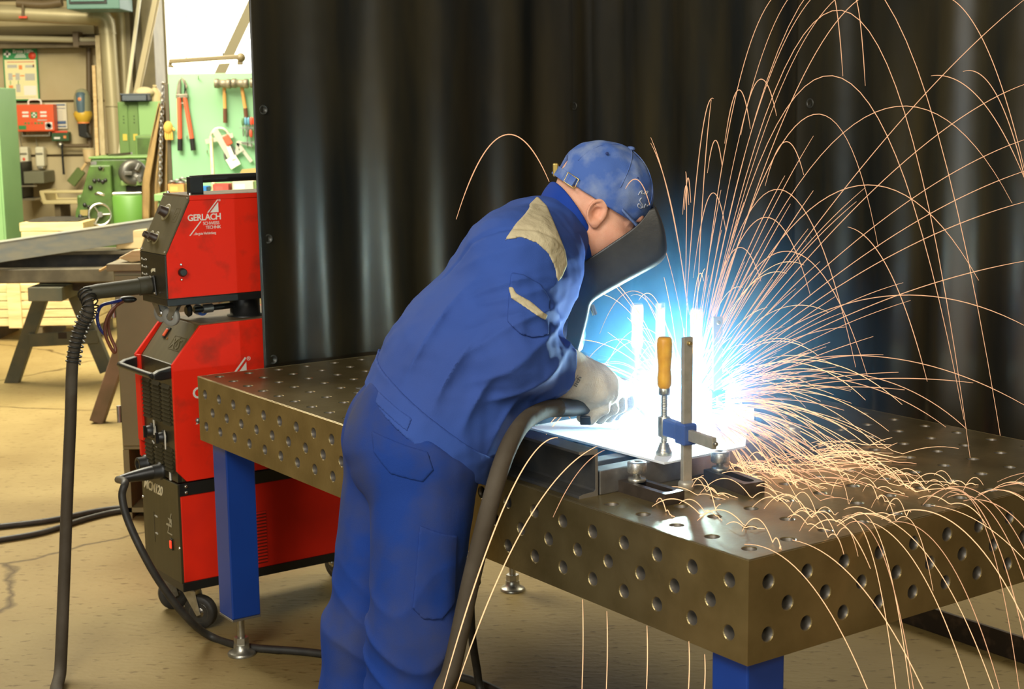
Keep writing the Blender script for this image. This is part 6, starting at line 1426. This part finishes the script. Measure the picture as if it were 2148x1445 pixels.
big = [  # pixel x, pixel y, distance for start, middle and end of each large trail
 (A0,(1772,23,3.55),(2035,960,3.35)), (A0,(1859,4,3.7),(2112,1000,3.7)), (A0,(1772,167,3.6),(2022,880,3.6)), (A0,(1735,244,3.6),(1842,518,3.7)),
 (A0,(1972,243,3.8),(2123,426,3.9)), ((1953,159,3.5),(2075,232,3.5),(2148,372,3.5)), ((2020,150,3.6),(2104,227,3.6),(2160,420,3.6)),
 (A0,(1848,302,3.6),(2160,-10,3.75)), (A0,(1860,372,3.6),(2170,170,3.8)), (A0,(1880,440,3.7),(2170,286,3.9)), (A0,(1900,478,3.6),(2170,352,3.7)), (A0,(1900,520,3.5),(2170,418,3.5)),
 (A0,(1870,624,3.5),(2170,544,3.5)), (A0,(1940,620,3.4),(2180,700,3.3)), (A0,(1907,757,3.6),(2170,862,3.6)), (A0,(1760,796,3.6),(1990,900,3.7)), (A0,(1790,783,3.6),(2062,935,3.8)),
 (A0,(1923,425,3.5),(2053,588,3.5)), ((1778,476,3.4),(1859,556,3.4),(1945,800,3.4)), ((1497,207,3.5),(1466,330,3.5),(1440,640,3.5)),
 ((1520,301,3.5),(1559,199,3.5),(1574,270,3.5)), ((1484,363,3.5),(1504,297,3.5),(1515,351,3.5)), ((1454,583,3.5),(1500,406,3.5),(1523,486,3.5)), ((1554,283,3.55),(1606,172,3.55),(1629,243,3.55)),
 ((1605,390,3.55),(1654,298,3.55),(1686,367,3.55)), (A0,(1684,436,3.6),(1795,770,3.6)), (A0,(1632,467,3.5),(1700,620,3.5)), (A0,(1562,522,3.5),(1596,590,3.5)), (A0,(1690,540,3.5),(1820,790,3.5)),
 ((957,460,3.75),(1040,293,3.75),(1152,381,3.72)), ((1365,288,3.6),(1400,400,3.58),(1446,660,3.54)), ((1365,300,3.6),(1408,430,3.58),(1442,650,3.54)),
 ((1312,396,3.25),(1330,376,3.25),(1363,430,3.26)), (A0,(1594,40,3.7),(1662,-30,3.75)), (A0,(1620,60,3.65),(1700,-40,3.7)), (A0,(1640,100,3.6),(1745,-40,3.6)), (A0,(1668,120,3.7),(1800,-30,3.8)), (A0,(1690,150,3.6),(1860,-20,3.7)),
 ((1735,-20,3.6),(1760,60,3.6),(1768,160,3.6)), ((1785,-10,3.6),(1806,60,3.6),(1815,180,3.6)), ((1978,-10,3.6),(2060,80,3.6),(2150,360,3.6)),
 ((1170,918,3.05),(1085,1005,2.86),(928,1450,2.62)), ((1252,936,3.02),(1120,1070,2.84),(955,1450,2.62)), ((1268,944,3.02),(1190,1025,2.95),(1160,1085,2.92)),
 ((1240,878,3.30),(1290,866,3.32),(1345,870,3.42)), ((1165,878,3.25),(1180,868,3.25),(1197,878,3.25)),
 ((1438,360,3.5),(1440,470,3.52),(1438,600,3.53)), (A0,(1480,330,3.5),(1492,209,3.5)), ((1432,450,3.5),(1441,392,3.5),(1445,430,3.5)), ((1436,440,3.5),(1447,394,3.5),(1449,425,3.5)),
 (A0,(1420,620,3.5),(1380,480,3.5)), (A0,(1318,612,3.48),(1258,700,3.44)), (A0,(1335,690,3.48),(1262,790,3.44)), (A0,(1300,730,3.46),(1246,800,3.44)),
 ((1230,745,3.43),(1255,795,3.42),(1236,880,3.40)),
]
nl = {29: 'lone glowing spark streak arching high against the curtain behind the welder', 32: 'short curved glowing spark streak in front of the cap', 41: 'long thick glowing spark streak falling past the welder\'s hose, left of two', 42: 'long thick glowing spark streak falling past the hose, right of two'}
for i, (a, b, c) in enumerate(big):
    spark(quad3(at(*a), at(*b), at(*c), 30), .0009 if i not in (41,42,29) else .0013, SPH if i in (41,42) else SPK, nl.get(i, LBL))
rnd = random.Random(21)
def fly(p0, v0, T_, drag=.4, zmin=TZ+.002, bounce=.45, dt=.012, maxb=3, g=9.8, blk=True):
    p = Vector(p0); v = Vector(v0); out = [p.copy()]; t = 0; nb = 0
    while t < T_:
        v = v + Vector((0,0,-g))*dt - v*drag*dt; q = p + v*dt
        d = q - TL; s_ = d.dot(TU); t_ = d.dot(TV)
        on = -.0 < s_ < 2.4 and 0 < t_ < 1.2
        if on and q.z < zmin and p.z >= zmin-.02:
            nb += 1; q.z = zmin; v = Vector((v.x*.75+rnd.uniform(-.15,.15), v.y*.75+rnd.uniform(-.15,.15), abs(v.z)*bounce))
            if nb > maxb: out.append(q); break
        if t_ > 1.5 or q.z < .01 or (s_ < -.05): break
        p = q; out.append(p.copy()); t += dt
    return out
def dirv(px, py, Y, sp):
    return (at(px, py, Y) - ARC).normalized()*sp
cnt = 0
A1 = ARC + Vector((.02, 0, .012))
# fan up and to the right
for k in range(95):
    a = rnd.uniform(math.radians(22), math.radians(84)); sp = rnd.uniform(1.6, 5.2); az = rnd.uniform(-.55, .40)
    v = Vector((math.cos(a)*math.cos(az), math.cos(a)*math.sin(az) + rnd.uniform(-.05,.05), math.sin(a)))*sp
    spark(fly(A1, v, rnd.uniform(.05, .19), maxb=0, dt=.006), rnd.uniform(.0006,.0010), None, LB['fan'])
# low spray across the bench to the right and to the front
for k in range(52):
    a = rnd.uniform(math.radians(-3), math.radians(30)); sp = rnd.uniform(.8, 2.4); az = rnd.uniform(-1.2, -.1)
    v = Vector((math.cos(a)*math.cos(az), math.cos(a)*math.sin(az), math.sin(a)))*sp
    spark(fly(A1, v, rnd.uniform(.12, .42), maxb=2), rnd.uniform(.0006,.0010), SPH if k % 3 == 0 else SPK, LB['low'])
# falling over the right edge of the bench
for k in range(22):
    s_ = 2.36 + rnd.uniform(-.05, .04); t_ = rnd.uniform(.02, .85); p0 = tw(s_, t_, TZ+.004)
    v = TU*rnd.uniform(.5, 1.5) + TV*rnd.uniform(-.05,.35) + Vector((0,0,rnd.uniform(.1, 1.1)))
    spark(fly(p0, v, rnd.uniform(.3, .6), maxb=0), rnd.uniform(.0006,.0009), SPH if k % 3 == 0 else SPK, LB['edge'])
# falling off the front, beside the hose
for (px, y0, y1, Y) in ((1222,1257,1460,2.80), (1273,1282,1460,2.76), (1445,1345,1460,2.62), (1478,1372,1460,2.60), (1357,1312,1460,2.7)):
    spark(quad3(at(px,y0,Y), at(px+1,(y0+y1)/2,Y-.01), at(px-2,y1,Y-.02), 10, .5), .0008, SPH, LB['front'])
# towards the gloves
for k in range(16):
    a = rnd.uniform(math.radians(30), math.radians(75)); az = rnd.uniform(2.5, 3.6); sp = rnd.uniform(1.0, 2.0)
    v = Vector((math.cos(a)*math.cos(az)*.8, math.cos(a)*math.sin(az)*.6, math.sin(a)))*sp; spark(fly(ARC+Vector((-.02,.04,.03)), v, rnd.uniform(.10,.24), maxb=0), .0008, None, LB['glove'])
# the uncountable rest: one mass of tiny sparks around the weld
mb = MB()
for k in range(230):
    if k < 110: a = rnd.uniform(math.radians(-5), math.radians(40)); az = rnd.uniform(-1.35, .15); sp = rnd.uniform(.5, 2.6)
    else: a = rnd.uniform(math.radians(20), math.radians(150)); az = rnd.uniform(-.5, .5); sp = rnd.uniform(.8, 3.0)
    v = Vector((math.cos(a)*math.cos(az), math.cos(a)*math.sin(az), math.sin(a)))*sp
    pts = fly(A1, v, rnd.uniform(.06, .32), maxb=3, dt=.011)
    st = rnd.randrange(0, max(1, len(pts)//3)); pts = pts[st:]
    if len(pts) > 2: t_ = trail(pts, rnd.uniform(.0005,.0009)); mb.add(t_.v, t_.f)
for k in range(60):   # bouncing beads along the bench top
    p0 = tw(rnd.uniform(1.85, 2.36), rnd.uniform(.08, .75), TZ+.003); a = rnd.uniform(-1.4, -.2); v = Vector((math.cos(a), math.sin(a), 0))*rnd.uniform(.3,.9) + Vector((0,0,rnd.uniform(.4,1.0)))
    t_ = trail(fly(p0, v, rnd.uniform(.12,.45), maxb=4, dt=.009, bounce=.7), rnd.uniform(.0005,.0009)); mb.add(t_.v, t_.f)
sw_ = mb.build('spark_shower', SPH); tag(sw_, 'dense shower of tiny orange sparks around the arc', 'sparks', kind='stuff')
# welding fume: a thin cloud lit by the arc, thickened inside to imitate lens bloom
FM = bpy.data.materials.new('fume_bloom'); FM.use_nodes = True; nt = FM.node_tree; nt.nodes.clear()
vs_ = nt.nodes.new('ShaderNodeVolumeScatter'); vs_.inputs['Color'].default_value = (.14,.46,1.0,1); vs_.inputs['Anisotropy'].default_value = .0
tc = nt.nodes.new('ShaderNodeTexCoord'); gr = nt.nodes.new('ShaderNodeTexGradient'); gr.gradient_type = 'SPHERICAL'; nt.links.new(tc.outputs['Object'], gr.inputs[0])
pw_ = nt.nodes.new('ShaderNodeMath'); pw_.operation = 'POWER'; pw_.inputs[1].default_value = 2.6; nt.links.new(gr.outputs['Fac'], pw_.inputs[0])
ml_ = nt.nodes.new('ShaderNodeMath'); ml_.operation = 'MULTIPLY'; ml_.inputs[1].default_value = 5.5; nt.links.new(pw_.outputs[0], ml_.inputs[0]); nt.links.new(ml_.outputs[0], vs_.inputs['Density'])
ou = nt.nodes.new('ShaderNodeOutputMaterial'); nt.links.new(vs_.outputs[0], ou.inputs['Volume'])
fm = MB().sphere((0,0,0), 1.0, n=24, mrings=12).build('fume_bloom', FM, loc=ARC+Vector((.03,.05,.05))); fm.scale = (.60,.60,.60)
tag(fm, 'thin bluish welding fume around the arc, doubling as lens bloom', 'smoke', kind='stuff')
